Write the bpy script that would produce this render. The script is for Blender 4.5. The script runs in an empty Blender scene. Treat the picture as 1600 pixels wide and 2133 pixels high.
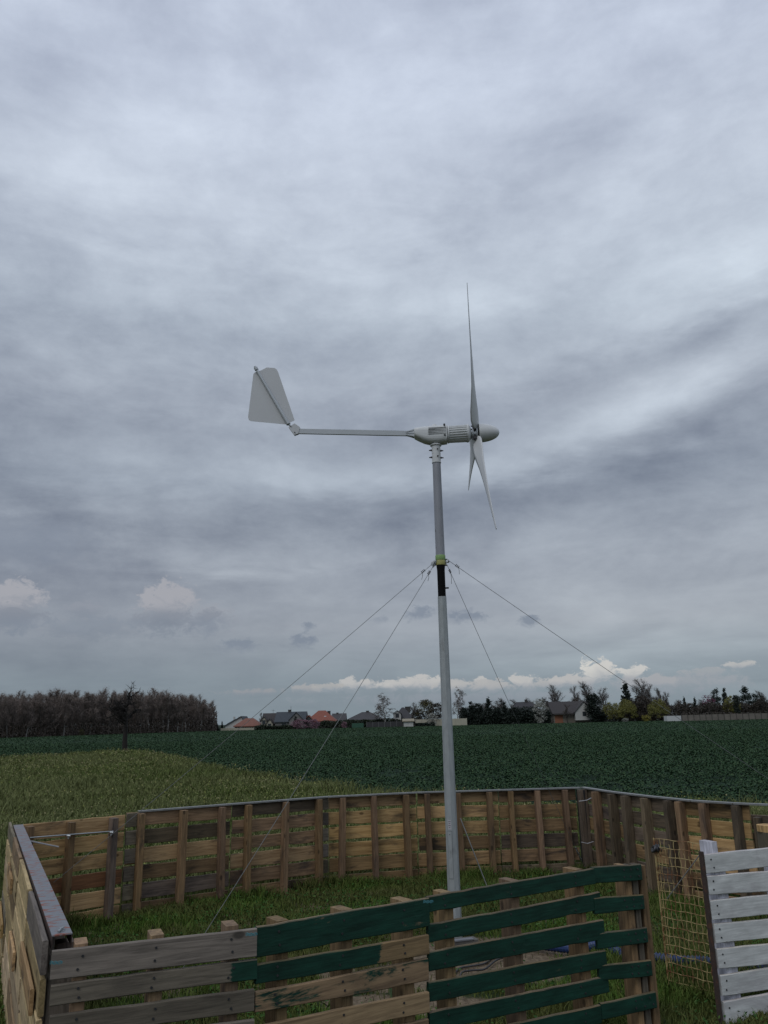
import bpy, math, random
import numpy as np
from mathutils import Matrix, Vector
R = math.radians
SC = bpy.context.scene
COL = SC.collection
rng = np.random.default_rng(7)
random.seed(7)

# ------------------------------------------------------------------ camera
FPX, CH = 1650.0, 1.68
PITCH, ROLL = math.atan((1502 - 1066.5) / FPX), R(1.3)
FW = np.array([0, math.cos(PITCH), math.sin(PITCH)])
_r0 = np.array([1.0, 0, 0]); _u0 = np.array([0, -math.sin(PITCH), math.cos(PITCH)])
RT = _r0 * math.cos(ROLL) - _u0 * math.sin(ROLL)
UP = _u0 * math.cos(ROLL) + _r0 * math.sin(ROLL)
CAMP = np.array([0, 0, CH])
cd = bpy.data.cameras.new('camera'); cam = bpy.data.objects.new('camera', cd); COL.objects.link(cam)
cam.matrix_world = Matrix([[RT[i], UP[i], -FW[i], CAMP[i]] for i in range(3)] + [[0, 0, 0, 1]])
cd.sensor_fit = 'VERTICAL'; cd.sensor_height = 36; cd.sensor_width = 27
cd.lens = 36 * FPX / 2133; cd.clip_end = 9000; cd.clip_start = 0.05
SC.camera = cam


def ray(x, y):
    return FW + RT * ((x - 800) / FPX) + UP * ((1066.5 - y) / FPX)


def T(x, y, z=0.0):            # where the sight line of a photo pixel meets the height z
    d = ray(x, y); return CAMP + d * ((z - CH) / d[2])


def P(x, y, Y):                # where it meets the distance Y
    d = ray(x, y); return CAMP + d * (Y / d[1])


# ------------------------------------------------------------------ node helper
class NB:
    def __init__(s, tree):
        s.t = tree; s.n = tree.nodes; s.l = tree.links

    def new(s, ty, **kw):
        n = s.n.new(ty)
        for k, v in kw.items(): setattr(n, k, v)
        return n

    def put(s, sock, v):
        if isinstance(v, bpy.types.NodeSocket): s.l.new(v, sock)
        elif v is not None:
            if hasattr(sock.default_value, '__len__') and not hasattr(v, '__len__'): v = [v] * len(sock.default_value)
            if hasattr(sock.default_value, '__len__') and len(v) == 3 and len(sock.default_value) == 4: v = list(v) + [1]
            sock.default_value = v

    def m(s, op, a, b=None, c=None, clamp=False):
        n = s.new('ShaderNodeMath', operation=op, use_clamp=clamp)
        for i, v in enumerate((a, b, c)):
            if v is not None: s.put(n.inputs[i], v)
        return n.outputs[0]

    def vm(s, op, a, b=None, out=0):
        n = s.new('ShaderNodeVectorMath', operation=op)
        s.put(n.inputs[0], a)
        if b is not None: s.put(n.inputs[1], b)
        return n.outputs[out]

    def mix(s, f, a, b, blend='MIX'):
        n = s.new('ShaderNodeMix', data_type='RGBA', blend_type=blend)
        s.put(n.inputs[0], f); s.put(n.inputs[6], a); s.put(n.inputs[7], b)
        return n.outputs[2]

    def noise(s, vec, scale, detail=4, rough=0.5, dist=0.0, out=0):
        n = s.new('ShaderNodeTexNoise')
        s.put(n.inputs['Vector'], vec); n.inputs['Scale'].default_value = scale
        n.inputs['Detail'].default_value = detail; n.inputs['Roughness'].default_value = rough
        n.inputs['Distortion'].default_value = dist
        return n.outputs[out]

    def smooth(s, v, a, b, c=0.0, d=1.0):
        n = s.new('ShaderNodeMapRange', interpolation_type='SMOOTHSTEP')
        s.put(n.inputs[0], v)
        for i, q in enumerate((a, b, c, d)): s.put(n.inputs[i + 1], q)
        return n.outputs[0]

    def lin(s, v, a, b, c=0.0, d=1.0):
        n = s.new('ShaderNodeMapRange'); s.put(n.inputs[0], v)
        for i, q in enumerate((a, b, c, d)): s.put(n.inputs[i + 1], q)
        return n.outputs[0]

    def ramp(s, v, stops):
        n = s.new('ShaderNodeValToRGB'); s.put(n.inputs[0], v)
        e = n.color_ramp.elements
        while len(e) < len(stops): e.new(0.5)
        for q, (p, c) in zip(e, stops): q.position = p; q.color = list(c) + [1]
        return n.outputs[0]

    def xyz(s, v):
        n = s.new('ShaderNodeSeparateXYZ'); s.put(n.inputs[0], v); return n.outputs

    def comb(s, x, y, z):
        n = s.new('ShaderNodeCombineXYZ')
        for i, v in enumerate((x, y, z)): s.put(n.inputs[i], v)
        return n.outputs[0]


# ------------------------------------------------------------------ sky and sun
SUN_EL, SUN_AZ = R(50), R(212)      # azimuth from +Y towards +X
w = bpy.data.worlds.new("World"); SC.world = w; w.use_nodes = True
nb = NB(w.node_tree); nb.n.clear()
sky = nb.new('ShaderNodeTexSky', sky_type='NISHITA', sun_disc=False)
sky.sun_elevation = SUN_EL; sky.sun_rotation = SUN_AZ
tc = nb.new('ShaderNodeTexCoord')
D = nb.vm('NORMALIZE', tc.outputs['Generated'])
dx, dy, dz = nb.xyz(D)
el = nb.m('ARCSINE', dz); az = nb.m('ARCTAN2', dx, dy)
dzp = nb.m('ADD', nb.m('MAXIMUM', dz, 0.0), 0.10)
uv = nb.comb(nb.m('DIVIDE', dx, dzp), nb.m('DIVIDE', dy, dzp), 0.0)
eln = nb.m('DIVIDE', el, R(50), clamp=True)
base = nb.ramp(eln, [(0, (.205, .255, .29)), (.06, (.25, .297, .335)), (.13, (.33, .36, .40)), (.21, (.33, .363, .412)),
                     (.33, (.28, .319, .378)), (.45, (.33, .37, .435)), (.56, (.40, .452, .525)), (.72, (.505, .56, .65)), (.86, (.525, .582, .69)), (1, (.495, .55, .66))])
n1 = nb.noise(nb.vm('ADD', uv, (3.1, 0.4, 0.0)), 0.75, 6, 0.52, 0.55)
n2 = nb.noise(nb.vm('ADD', nb.vm('MULTIPLY', uv, (1.0, 1.25, 1.0)), (7.7, 2.2, 0.0)), 2.1, 6, 0.55, 0.7)
n3 = nb.noise(nb.comb(nb.m('MULTIPLY', az, 2.2), nb.m('MULTIPLY', el, 9.0), 4.0), 2.6, 5, 0.55, 0.5)
n4 = nb.noise(nb.comb(nb.m('MULTIPLY', az, 1.0), nb.m('MULTIPLY', el, 2.0), 9.0), 5.0, 9, .62, .2)
n5 = nb.noise(nb.comb(nb.m('MULTIPLY', az, 1.0), nb.m('MULTIPLY', el, 1.7), 2.0), 14.0, 8, .66, .1)
lum = nb.m('ADD', nb.lin(n1, .3, .7, -.14, .14), nb.lin(n2, .3, .7, -.06, .065))
lum = nb.m('ADD', lum, nb.m('MULTIPLY', nb.m('ADD', nb.lin(n4, .3, .7, -.19, .21), nb.lin(n5, .3, .7, -.08, .09)), nb.smooth(el, R(20), R(42), 1.05, .58)))
hz = nb.smooth(el, R(2), R(14))
lum = nb.m('ADD', nb.m('MULTIPLY', lum, nb.m('ADD', nb.m('MULTIPLY', hz, .75), .25)), nb.m('MULTIPLY', nb.lin(n3, .3, .7, -.09, .09), nb.m('SUBTRACT', 1.15, nb.m('MULTIPLY', hz, .5))))


def azel(x, y):
    d = ray(x, y); d = d / np.linalg.norm(d)
    return math.atan2(d[0], d[1]), math.asin(d[2])


PXA = 1 / FPX
wob = nb.m('MULTIPLY', nb.lin(n2, .3, .7, -1, 1), .4)
wob2 = nb.m('MULTIPLY', nb.lin(n3, .3, .7, -1, 1), .4)
# broad light and dark banks of the overcast: where, how wide, how high, tilt, strength
for (x, y, sx, sy, tl, am) in [(1530, 565, 240, 60, .28, .44), (1420, 500, 260, 60, .5, .16), (1450, 780, 220, 44, .28, .52), (870, 990, 300, 28, .05, .36), (350, 975, 260, 35, -.05, .26),
                               (1000, 800, 200, 40, .25, .16), (330, 420, 240, 120, -.2, .12), (700, 320, 260, 110, 0, .10), (880, 640, 220, 30, .05, .16), (1300, 860, 300, 30, .15, .22),
                               (1450, 690, 170, 32, .15, -.24), (190, 1300, 380, 90, 0, -.20), (120, 1420, 420, 60, 0, -.13), (250, 1200, 420, 60, 0, -.12), (60, 1080, 200, 70, -.3, -.10), (1200, 1010, 380, 50, .06, -.26), (300, 850, 420, 60, 0, -.13), (600, 720, 330, 40, 0, -.12), (1100, 400, 380, 60, .45, -.12),
                               (150, 530, 220, 60, .1, -.10), (650, 1090, 520, 40, .05, -.12), (180, 1130, 240, 60, -.25, -.13), (1250, 1290, 500, 60, 0, .10), (720, 1200, 400, 30, .1, -.06), (60, 160, 120, 160, 0, -.08)]:
    a0, e0 = azel(x, y)
    u = nb.m('MULTIPLY', nb.m('SUBTRACT', az, a0), 1 / (sx * PXA))
    v = nb.m('SUBTRACT', nb.m('SUBTRACT', el, e0), nb.m('MULTIPLY', nb.m('SUBTRACT', az, a0), tl))
    v = nb.m('ADD', nb.m('MULTIPLY', v, 1 / (sy * PXA)), nb.m('ADD', nb.m('MULTIPLY', wob, 1.0), nb.m('MULTIPLY', wob2, .8)))
    g = nb.m('EXPONENT', nb.m('MULTIPLY', nb.m('ADD', nb.m('MULTIPLY', u, u), nb.m('MULTIPLY', v, v)), -.7))
    lum = nb.m('MULTIPLY_ADD', g, am, lum)
colr = nb.vm('MULTIPLY', base, nb.comb(nb.m('ADD', lum, 1.03), nb.m('ADD', nb.m('MULTIPLY', lum, .97), 1.035), nb.m('ADD', nb.m('MULTIPLY', lum, .86), 1.05)))
# separate cumulus clouds low over the land: x, y of the centre, half width, half height, top colour, base colour, strength
puff = nb.noise(nb.comb(nb.m('MULTIPLY', az, 48.0), nb.m('MULTIPLY', el, 70.0), 1.0), 1.25, 7, 0.66, 0.4)
puff = nb.lin(puff, .28, .72, -1, 1)
WT, WB = (.50, .495, .49), (.30, .33, .375)
GT, GB = (.37, .375, .41), (.185, .22, .275)
DK = (.205, .24, .30)
for (x, y, sx, sy, ct, cb, st) in [
        (28, 1262, 62, 56, GT, GB, 1), (345, 1270, 70, 62, GT, GB, 1), (430, 1290, 56, 40, (.32, .34, .385), DK, .95), (170, 1270, 55, 22, (.28, .30, .35), GB, .6), (60, 1130, 160, 60, (.235, .27, .335), (.20, .235, .30), .55),
        (35, 1290, 75, 26, (.225, .25, .30), DK, .8), (345, 1293, 80, 25, (.235, .26, .31), (.185, .215, .27), .85), (432, 1288, 48, 22, (.24, .265, .315), DK, .85), (180, 1310, 130, 26, (.24, .275, .33), GB, .6), (495, 1343, 52, 16, DK, (.215, .25, .31), .85), (627, 1336, 40, 18, DK, DK, .9), (642, 1303, 18, 10, DK, DK, .8),
        (875, 1278, 42, 17, (.22, .255, .315), DK, .9), (795, 1292, 26, 10, DK, DK, .45), (970, 1286, 50, 17, DK, DK, .85), (1102, 1293, 28, 15, DK, DK, .85),
        (520, 1442, 70, 9, (.30, .31, .335), (.235, .265, .315), .8), (640, 1436, 34, 11, (.37, .37, .38), (.26, .285, .33), .8), (745, 1428, 60, 17, WT, WB, .9), (815, 1428, 34, 12, WT, WB, .9), (880, 1424, 60, 18, WT, WB, .95),
        (1000, 1421, 16, 15, (.50, .495, .49), WB, .9), (1020, 1430, 100, 15, (.42, .42, .425), WB, .9), (690, 1432, 40, 10, (.40, .40, .40), WB, .85), (950, 1428, 40, 13, (.44, .44, .44), WB, .85), (1140, 1426, 40, 12, (.42, .42, .425), WB, .85), (1350, 1422, 60, 14, (.40, .40, .41), WB, .8), (1480, 1400, 50, 9, (.36, .37, .39), WB, .6), (1090, 1420, 40, 17, WT, WB, .9), (1190, 1420, 60, 14, (.47, .465, .465), WB, .9), (1243, 1404, 40, 30, (.62, .61, .58), WB, .95), (1258, 1394, 24, 24, (.58, .57, .55), WB, .8),
        (1322, 1404, 28, 20, (.58, .57, .55), WB, .9), (1540, 1387, 34, 9, (.48, .475, .47), WB, .8), (1400, 1425, 170, 20, (.335, .35, .385), (.27, .30, .35), .6), (1020, 1455, 420, 16, (.275, .305, .355), (.235, .27, .32), .5)]:
    a0, e0 = azel(x, y)
    u = nb.m('MULTIPLY', nb.m('SUBTRACT', az, a0), 1 / (sx * PXA))
    v = nb.m('MULTIPLY', nb.m('SUBTRACT', el, e0), 1 / (sy * PXA))
    r2 = nb.m('SQRT', nb.m('ADD', nb.m('MULTIPLY', u, u), nb.m('MULTIPLY', v, v)))
    f = nb.m('SUBTRACT', nb.m('MULTIPLY_ADD', puff, .62 if sy < 45 else .4, .95), r2)
    wd = nb.smooth(v, -.7, .5, 1.0, .45 if ct[0] < .34 else .22)
    msk = nb.m('MULTIPLY', nb.m('DIVIDE', nb.m('MAXIMUM', f, 0.0), wd, clamp=True), st)
    vg = nb.smooth(nb.m('MULTIPLY_ADD', puff, .35, v), -.75, .45)
    colr = nb.mix(msk, colr, nb.mix(vg, cb, ct))
cov = nb.m('MULTIPLY', nb.smooth(el, R(-1), R(.3)), .97)
below = (.05, .055, .05)
lit = nb.mix(nb.smooth(el, R(-1), R(0)), below, colr)
bgc = nb.mix(.965, sky.outputs[0], nb.vm('SCALE', lit, None))
# scale node takes its factor on input 3
for n in nb.n:
    if n.type == 'VECT_MATH' and n.operation == 'SCALE': n.inputs['Scale'].default_value = 10.0
bg = nb.new('ShaderNodeBackground'); nb.put(bg.inputs[0], bgc); bg.inputs[1].default_value = 0.1
wo = nb.new('ShaderNodeOutputWorld'); nb.l.new(bg.outputs[0], wo.inputs[0])
w.cycles.sampling_method = 'MANUAL'; w.cycles.sample_map_resolution = 512

sl = bpy.data.lights.new('sun', 'SUN'); sl.energy = 0.8; sl.angle = R(25); sl.color = (1, .98, .95)
so = bpy.data.objects.new('sun', sl); COL.objects.link(so)
sd = Vector((math.sin(SUN_AZ) * math.cos(SUN_EL), math.cos(SUN_AZ) * math.cos(SUN_EL), math.sin(SUN_EL)))
so.rotation_euler = sd.to_track_quat('Z', 'Y').to_euler()
SC.view_settings.view_transform = 'Standard'; SC.view_settings.look = 'None'
SC.view_settings.exposure = 0.0; SC.view_settings.gamma = 1.0


# ------------------------------------------------------------------ object helpers
def tag(o, label=None, cat=None, group=None, kind=None):
    if label: o['label'] = label
    if cat: o['category'] = cat
    if group: o['group'] = group
    if kind: o['kind'] = kind
    return o


def empty(name, loc=(0, 0, 0), rz=0.0, label=None, cat=None, group=None):
    o = bpy.data.objects.new(name, None); COL.objects.link(o)
    o.location = loc; o.rotation_euler = (0, 0, rz); o.empty_display_size = .1
    return tag(o, label, cat, group)


def link(name, me, mat, parent=None):
    o = bpy.data.objects.new(name, me); COL.objects.link(o)
    if mat is not None and not me.materials:
        for q in (mat if isinstance(mat, (list, tuple)) else [mat]): me.materials.append(q)
    if parent is not None: o.parent = parent
    return o


class MB:                       # collects polygons, builds ONE mesh
    def __init__(s): s.v = []; s.f = []; s.mi = []; s.k = 0

    def add(s, verts, faces, mi=0):
        verts = np.asarray(verts, float).reshape(-1, 3)
        s.v.append(verts); s.f += [tuple(i + s.k for i in f) for f in faces]; s.mi += [mi] * len(faces)
        s.k += len(verts); return s

    def box(s, lo, hi, mi=0, M=None):
        x0, y0, z0 = lo; x1, y1, z1 = hi
        v = np.array([[x0, y0, z0], [x1, y0, z0], [x1, y1, z0], [x0, y1, z0], [x0, y0, z1], [x1, y0, z1], [x1, y1, z1], [x0, y1, z1]], float)
        if M is not None: v = v @ np.array(M)[:3, :3].T + np.array(M)[:3, 3]
        return s.add(v, [(0, 3, 2, 1), (4, 5, 6, 7), (0, 1, 5, 4), (1, 2, 6, 5), (2, 3, 7, 6), (3, 0, 4, 7)], mi)

    def loft(s, rings, mi=0, cap=True):      # rings: list of (n,3)
        n = len(rings[0]); v = np.concatenate(rings); f = []
        for i in range(len(rings) - 1):
            for j in range(n):
                a, b = i * n + j, i * n + (j + 1) % n
                f.append((a, b, b + n, a + n))
        s.add(v, f, mi)
        if cap:
            s.add(rings[0], [tuple(range(n - 1, -1, -1))], mi); s.add(rings[-1], [tuple(range(n))], mi)
        return s

    def tube(s, pts, rad, sides=8, mi=0, cap=True):
        pts = np.asarray(pts, float); n = len(pts)
        rad = np.full(n, rad) if np.isscalar(rad) else np.asarray(rad, float)
        t = np.gradient(pts, axis=0); t /= np.linalg.norm(t, axis=1)[:, None] + 1e-12
        up = np.array([0, 0, 1.0]) if abs(t[0, 2]) < .9 else np.array([1.0, 0, 0])
        rings = []; a = np.arange(sides) * 2 * math.pi / sides
        for i in range(n):
            u = np.cross(up, t[i]); u /= np.linalg.norm(u) + 1e-12; v = np.cross(t[i], u); up = v
            rings.append(pts[i] + rad[i] * (np.cos(a)[:, None] * u + np.sin(a)[:, None] * v))
        return s.loft(rings, mi, cap)

    def build(s, name, mat, parent=None, smooth=False):
        me = bpy.data.meshes.new(name)
        me.from_pydata(np.concatenate(s.v).tolist() if s.v else [], [], s.f); me.update()
        if smooth: me.shade_smooth() if hasattr(me, 'shade_smooth') else None
        o = link(name, me, mat, parent)
        if any(s.mi): me.polygons.foreach_set('material_index', s.mi)
        return o


def polymesh(name, V, F):       # V (n,3), F (m,k) with one k: fast
    V = np.asarray(V, np.float32); F = np.asarray(F, np.int32); m, k = F.shape
    me = bpy.data.meshes.new(name)
    me.vertices.add(len(V)); me.vertices.foreach_set('co', V.ravel())
    me.loops.add(m * k); me.loops.foreach_set('vertex_index', F.ravel())
    me.polygons.add(m); me.polygons.foreach_set('loop_start', np.arange(m, dtype=np.int32) * k)
    me.update(calc_edges=True)
    return me


# ------------------------------------------------------------------ materials
def material(name):
    m = bpy.data.materials.new(name); m.use_nodes = True
    nb = NB(m.node_tree); b = nb.n['Principled BSDF']
    return m, nb, b


def plain(name, col, rough=.6, metal=0.0, var=.12, scale=8.0, bump=0.0, spec=.5, dirt=None, dirt_scale=3.0, dirt_lo=.52, dirt_hi=.7, stretch=(1, 1, 1)):
    m, nb, b = material(name)
    tc = nb.new('ShaderNodeTexCoord'); v = nb.vm('MULTIPLY', tc.outputs['Object'], stretch)
    n = nb.noise(v, scale, 5, .6)
    k = nb.lin(n, .25, .75, 1 - var, 1 + var)
    c = nb.vm('MULTIPLY', tuple(col), nb.comb(k, k, k))
    if dirt is not None:
        c = nb.mix(nb.smooth(nb.noise(nb.vm('ADD', v, (5, 3, 1)), dirt_scale, 7, .65), dirt_lo, dirt_hi), c, dirt)
    nb.put(b.inputs['Base Color'], c); b.inputs['Roughness'].default_value = rough
    b.inputs['Metallic'].default_value = metal; b.inputs['Specular IOR Level'].default_value = spec
    if bump:
        bp = nb.new('ShaderNodeBump'); bp.inputs['Strength'].default_value = bump; bp.inputs['Distance'].default_value = .01
        nb.put(bp.inputs['Height'], n); nb.l.new(bp.outputs[0], b.inputs['Normal'])
    return m


def leafmat(name, cols, rough=.6, spec=.3, trans=0.0, patch=None, patch_scale=.3):
    """leaf colour differs from leaf to leaf; patch: colour mixed in by a large noise over the ground"""
    m, nb, b = material(name)
    g = nb.new('ShaderNodeNewGeometry')
    r = g.outputs['Random Per Island']
    c = nb.ramp(r, [(i / max(1, len(cols) - 1), q) for i, q in enumerate(cols)])
    tc = nb.new('ShaderNodeTexCoord')
    if patch is not None:
        pn = nb.noise(tc.outputs['Object'], patch_scale, 4, .55)
        c = nb.mix(nb.smooth(pn, .36, .58, 0, .9), c, nb.mix(nb.m('FRACT', nb.m('MULTIPLY', r, 7.3)), patch, tuple(q * .6 for q in patch)))
    nb.put(b.inputs['Base Color'], c); b.inputs['Roughness'].default_value = rough
    b.inputs['Specular IOR Level'].default_value = spec
    return m


def wood(name, dark, light, axis='x', stain=.5, stain_col=(.035, .03, .027), paint=None, cover=1.0, edge=None, paint_rough=.55, streak=0.0, pcol2=None):
    """sawn softwood with grain along the axis; paint: colour brushed on; edge=(x, sign): only painted on one side of x"""
    m, nb, b = material(name)
    tc = nb.new('ShaderNodeTexCoord'); oi = nb.new('ShaderNodeObjectInfo'); rnd = oi.outputs['Random']
    off = nb.comb(nb.m('MULTIPLY', rnd, 37.0), nb.m('MULTIPLY', rnd, 91.0), nb.m('MULTIPLY', rnd, 53.0))
    st = {'x': (1.3, 22, 22), 'z': (22, 22, 1.3)}[axis]
    v = nb.vm('MULTIPLY', tc.outputs['Object'], st); v = nb.vm('ADD', v, off)
    gr = nb.noise(v, 1.6, 8, .68, .9)
    gr2 = nb.noise(v, 5.5, 4, .6, .2)
    st2 = {'x': (2.2, 7, 7), 'z': (7, 7, 2.2)}[axis]
    v2 = nb.vm('ADD', nb.vm('MULTIPLY', tc.outputs['Object'], st2), off)
    sn = nb.noise(v2, 1.0, 6, .62, .5)
    k = nb.m('MULTIPLY_ADD', gr2, .35, nb.m('MULTIPLY', gr, .75))
    c = nb.mix(nb.smooth(k, .34, .74), dark, light)
    c = nb.mix(nb.smooth(sn, .50, .68, 0, stain), c, stain_col)
    # knots
    vo = nb.new('ShaderNodeTexVoronoi'); nb.put(vo.inputs['Vector'], nb.vm('ADD', nb.vm('MULTIPLY', tc.outputs['Object'], {'x': (5, 9, 9), 'z': (9, 9, 5)}[axis]), off)); vo.inputs['Scale'].default_value = .9
    kn = nb.smooth(vo.outputs['Distance'], .07, .15, 1, 0)
    c = nb.mix(nb.m('MULTIPLY', kn, .75), c, tuple(q * .3 for q in dark))
    # every board its own tone
    tone = nb.m('MULTIPLY_ADD', nb.m('FRACT', nb.m('MULTIPLY', rnd, 17.0)), .55, .70)
    c = nb.vm('MULTIPLY', c, nb.comb(tone, nb.m('MULTIPLY', tone, 1.0), nb.m('MULTIPLY', tone, nb.m('MULTIPLY_ADD', rnd, .25, .85))))
    ro = .85
    if paint is not None:
        pn = nb.noise(nb.vm('ADD', nb.vm('MULTIPLY', tc.outputs['Object'], {'x': (3, 14, 14), 'z': (14, 14, 3)}[axis]), off), 1.0, 9, .72, .4)
        pm = nb.smooth(pn, 1 - cover, 1 - cover + .09)
        if edge is not None:
            ox = nb.xyz(tc.outputs['Object'])[0]
            e = nb.m('MULTIPLY', nb.m('SUBTRACT', nb.m('ADD', ox, nb.m('MULTIPLY', nb.m('SUBTRACT', pn, .5), .22)), edge[0]), edge[1])
            pm = nb.m('MULTIPLY', pm, nb.smooth(e, -.004, .008))
        nz = nb.xyz(nb.new('ShaderNodeNewGeometry').outputs['Normal'])[2]
        pm = nb.m('MULTIPLY', pm, nb.smooth(nb.m('ADD', nz, nb.m('MULTIPLY', nb.m('SUBTRACT', pn, .5), .8)), .55, .8, 1, .25))
        pv = nb.m('MULTIPLY', nb.lin(nb.noise(v2, 2.5, 6, .6), .3, .7, .62, 1.4), nb.lin(gr2, .3, .7, .75, 1.3))
        pc = nb.vm('MULTIPLY', tuple(paint), nb.comb(pv, pv, pv))
        if pcol2: pc = nb.mix(nb.smooth(nb.noise(v2, 1.1, 8, .7, .6), .48, .70, 0, .8), nb.mix(.5, pc, tuple(paint)), pcol2)
        c = nb.mix(pm, c, pc)
        nb.put(b.inputs['Roughness'], nb.lin(pm, 0, 1, .85, paint_rough))
    else:
        b.inputs['Roughness'].default_value = ro
    nb.put(b.inputs['Base Color'], c); b.inputs['Specular IOR Level'].default_value = .3
    bp = nb.new('ShaderNodeBump'); bp.inputs['Strength'].default_value = .5; bp.inputs['Distance'].default_value = .004
    nb.put(bp.inputs['Height'], nb.m('SUBTRACT', k, nb.m('MULTIPLY', kn, .4))); nb.l.new(bp.outputs[0], b.inputs['Normal'])
    return m


GREEN = (.006, .036, .024)
WD = {}
for ax in 'xz':
    WD['tan' + ax] = wood('tan_wood_' + ax, (.19, .115, .056), (.46, .31, .165), ax, .78)
    WD['gold' + ax] = wood('golden_wood_' + ax, (.26, .155, .065), (.56, .37, .18), ax, .72)
    WD['brown' + ax] = wood('brown_wood_' + ax, (.12, .076, .042), (.31, .20, .108), ax, .8)
    WD['red' + ax] = wood('reddish_wood_' + ax, (.10, .045, .022), (.235, .11, .05), ax, .4)
    WD['dark' + ax] = wood('dark_wood_' + ax, (.065, .050, .038), (.185, .14, .10), ax, .6)
    WD['grey' + ax] = wood('weathered_grey_wood_' + ax, (.082, .070, .056), (.205, .175, .138), ax, .4)
    WD['ash' + ax] = wood('pale_weathered_wood_' + ax, (.22, .165, .095), (.54, .41, .24), ax, .35, (.10, .075, .05))
    WD['bare' + ax] = wood('bare_sawn_wood_' + ax, (.115, .078, .046), (.275, .188, .108), ax, .35)
WD['strz'] = wood('pallet_block_wood', (.095, .060, .034), (.25, .16, .09), 'z', .6)
WD['green'] = wood('green_painted_wood', (.115, .078, .046), (.275, .188, .108), 'x', .3, paint=GREEN, cover=.72)
WD['greenw'] = wood('worn_green_painted_wood', (.10, .085, .07), (.26, .2, .15), 'x', .3, paint=GREEN, cover=.62)
WD['white'] = wood('white_painted_wood', (.30, .26, .24), (.5, .45, .42), 'x', .2, paint=(.54, .55, .54), cover=.90, paint_rough=.6, pcol2=(.40, .39, .395))
WD['whitez'] = wood('white_painted_post', (.2, .18, .2), (.4, .38, .4), 'z', .2, paint=(.50, .50, .56), cover=.72)
TOPW = WD['barex']

M = {}
M['steel'] = plain('galvanised_steel', (.32, .345, .35), .55, .15, .16, 26, dirt=(.20, .21, .21), dirt_scale=14, dirt_lo=.55, dirt_hi=.72, stretch=(1, 1, .35))
M['upper'] = plain('grey_coated_pipe', (.255, .265, .295), .55, .05, .10, 20, dirt=(.10, .095, .09), dirt_scale=30, dirt_lo=.625, dirt_hi=.66, stretch=(1, 1, .4))
M['white'] = plain('off_white_gloss_paint', (.58, .595, .60), .34, 0, .05, 5, dirt=(.48, .495, .49), dirt_scale=5, dirt_lo=.45, dirt_hi=.8)
M['boom'] = plain('grey_painted_boom', (.42, .45, .475), .45, .1, .05, 9)
M['vane'] = plain('pale_grey_sheet', (.49, .505, .52), .45, .0, .05, 3)
M['blade'] = plain('blade_composite', (.58, .59, .60), .4, 0, .06, 4)
M['dark'] = plain('dark_slot', (.06, .065, .065), .7, 0, .1)
M['black'] = plain('black_tape', (.0035, .0035, .004), .75, 0, .2, 20, spec=.15)
M['louvre'] = plain('louvre_shadow_gap', (.16, .165, .165), .6)
M['bolt'] = plain('dark_bolt_steel', (.06, .06, .065), .45, .6, .2, 40)
M['zinc'] = plain('zinc_plated_fitting', (.36, .38, .39), .4, .7, .2, 40)
M['lime'] = plain('lime_green_strap', (.22, .36, .13), .6, 0, .15, 30)
M['olive'] = plain('yellow_green_strap', (.32, .31, .11), .6, 0, .2, 30)
M['wire'] = plain('steel_wire', (.17, .18, .18), .55, .2, .1, 50)
M['sticker'] = plain('white_sticker', (.42, .42, .44), .5, 0, .05, 20)
M['print'] = plain('printed_text', (.10, .07, .08), .5)
M['rail'] = plain('aluminium_strip', (.22, .225, .22), .45, .3, .2, 18, dirt=(.16, .16, .16), dirt_scale=9)
M['channel'] = plain('grey_steel_channel', (.165, .175, .19), .55, .05, .22, 14, dirt=(.20, .055, .03), dirt_scale=16, dirt_lo=.545, dirt_hi=.58, stretch=(2.6, .9, 1))
M['rust'] = plain('dark_rusty_steel', (.055, .038, .032), .8, .2, .3, 30, dirt=(.11, .05, .03), dirt_scale=20)
M['post'] = plain('black_steel_post', (.018, .018, .02), .6, .2, .2, 20)
M['mesh'] = plain('yellow_rusting_wire_mesh', (.40, .31, .14), .6, .1, .2, 60, dirt=(.17, .065, .025), dirt_scale=11, dirt_lo=.46, dirt_hi=.60)
M['hose'] = plain('blue_corrugated_plastic', (.014, .036, .12), .5, 0, .15, 10, dirt=(.05, .06, .10), dirt_scale=4)
M['cable'] = plain('black_cable', (.02, .02, .022), .5)
M['concrete'] = plain('concrete', (.10, .095, .085), .9, 0, .35, 10, .3)
M['slabpale'] = plain('pale_stone_plate', (.17, .175, .19), .8, 0, .15, 10)
M['bluetie'] = plain('blue_green_tie', (.04, .17, .20), .6)
M['bark'] = plain('dark_bark', (.035, .028, .022), .95, 0, .4, 6, .6, stretch=(1, 1, .3))
M['black_bark'] = plain('old_dark_bark', (.016, .013, .011), .95, 0, .4, 6, .6)
M['bark2'] = plain('grey_brown_bark', (.085, .072, .062), .95, 0, .3, 3)
M['birch'] = plain('birch_bark', (.26, .25, .235), .9, 0, .3, 1.2, dirt=(.05, .045, .04), dirt_scale=1.2, dirt_lo=.5, dirt_hi=.56)
M['twig'] = plain('brown_twigs', (.185, .15, .13), .95, 0, .3, .5)
M['twigp'] = plain('pale_birch_twigs', (.17, .15, .14), .95, 0, .3, .5)
M['dtwig'] = plain('dark_brown_twigs', (.10, .085, .075), .95, 0, .3, .5)
M['twigg'] = plain('grey_twigs', (.10, .088, .08), .95, 0, .3, .5)

# ------------------------------------------------------------------ ground


def sheet(name, pts, z, mat):
    mb = MB(); mb.add([(x, y, z) for x, y in pts], [tuple(range(len(pts)))])
    o = mb.build(name, mat); o['kind'] = 'structure'; return o


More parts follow.
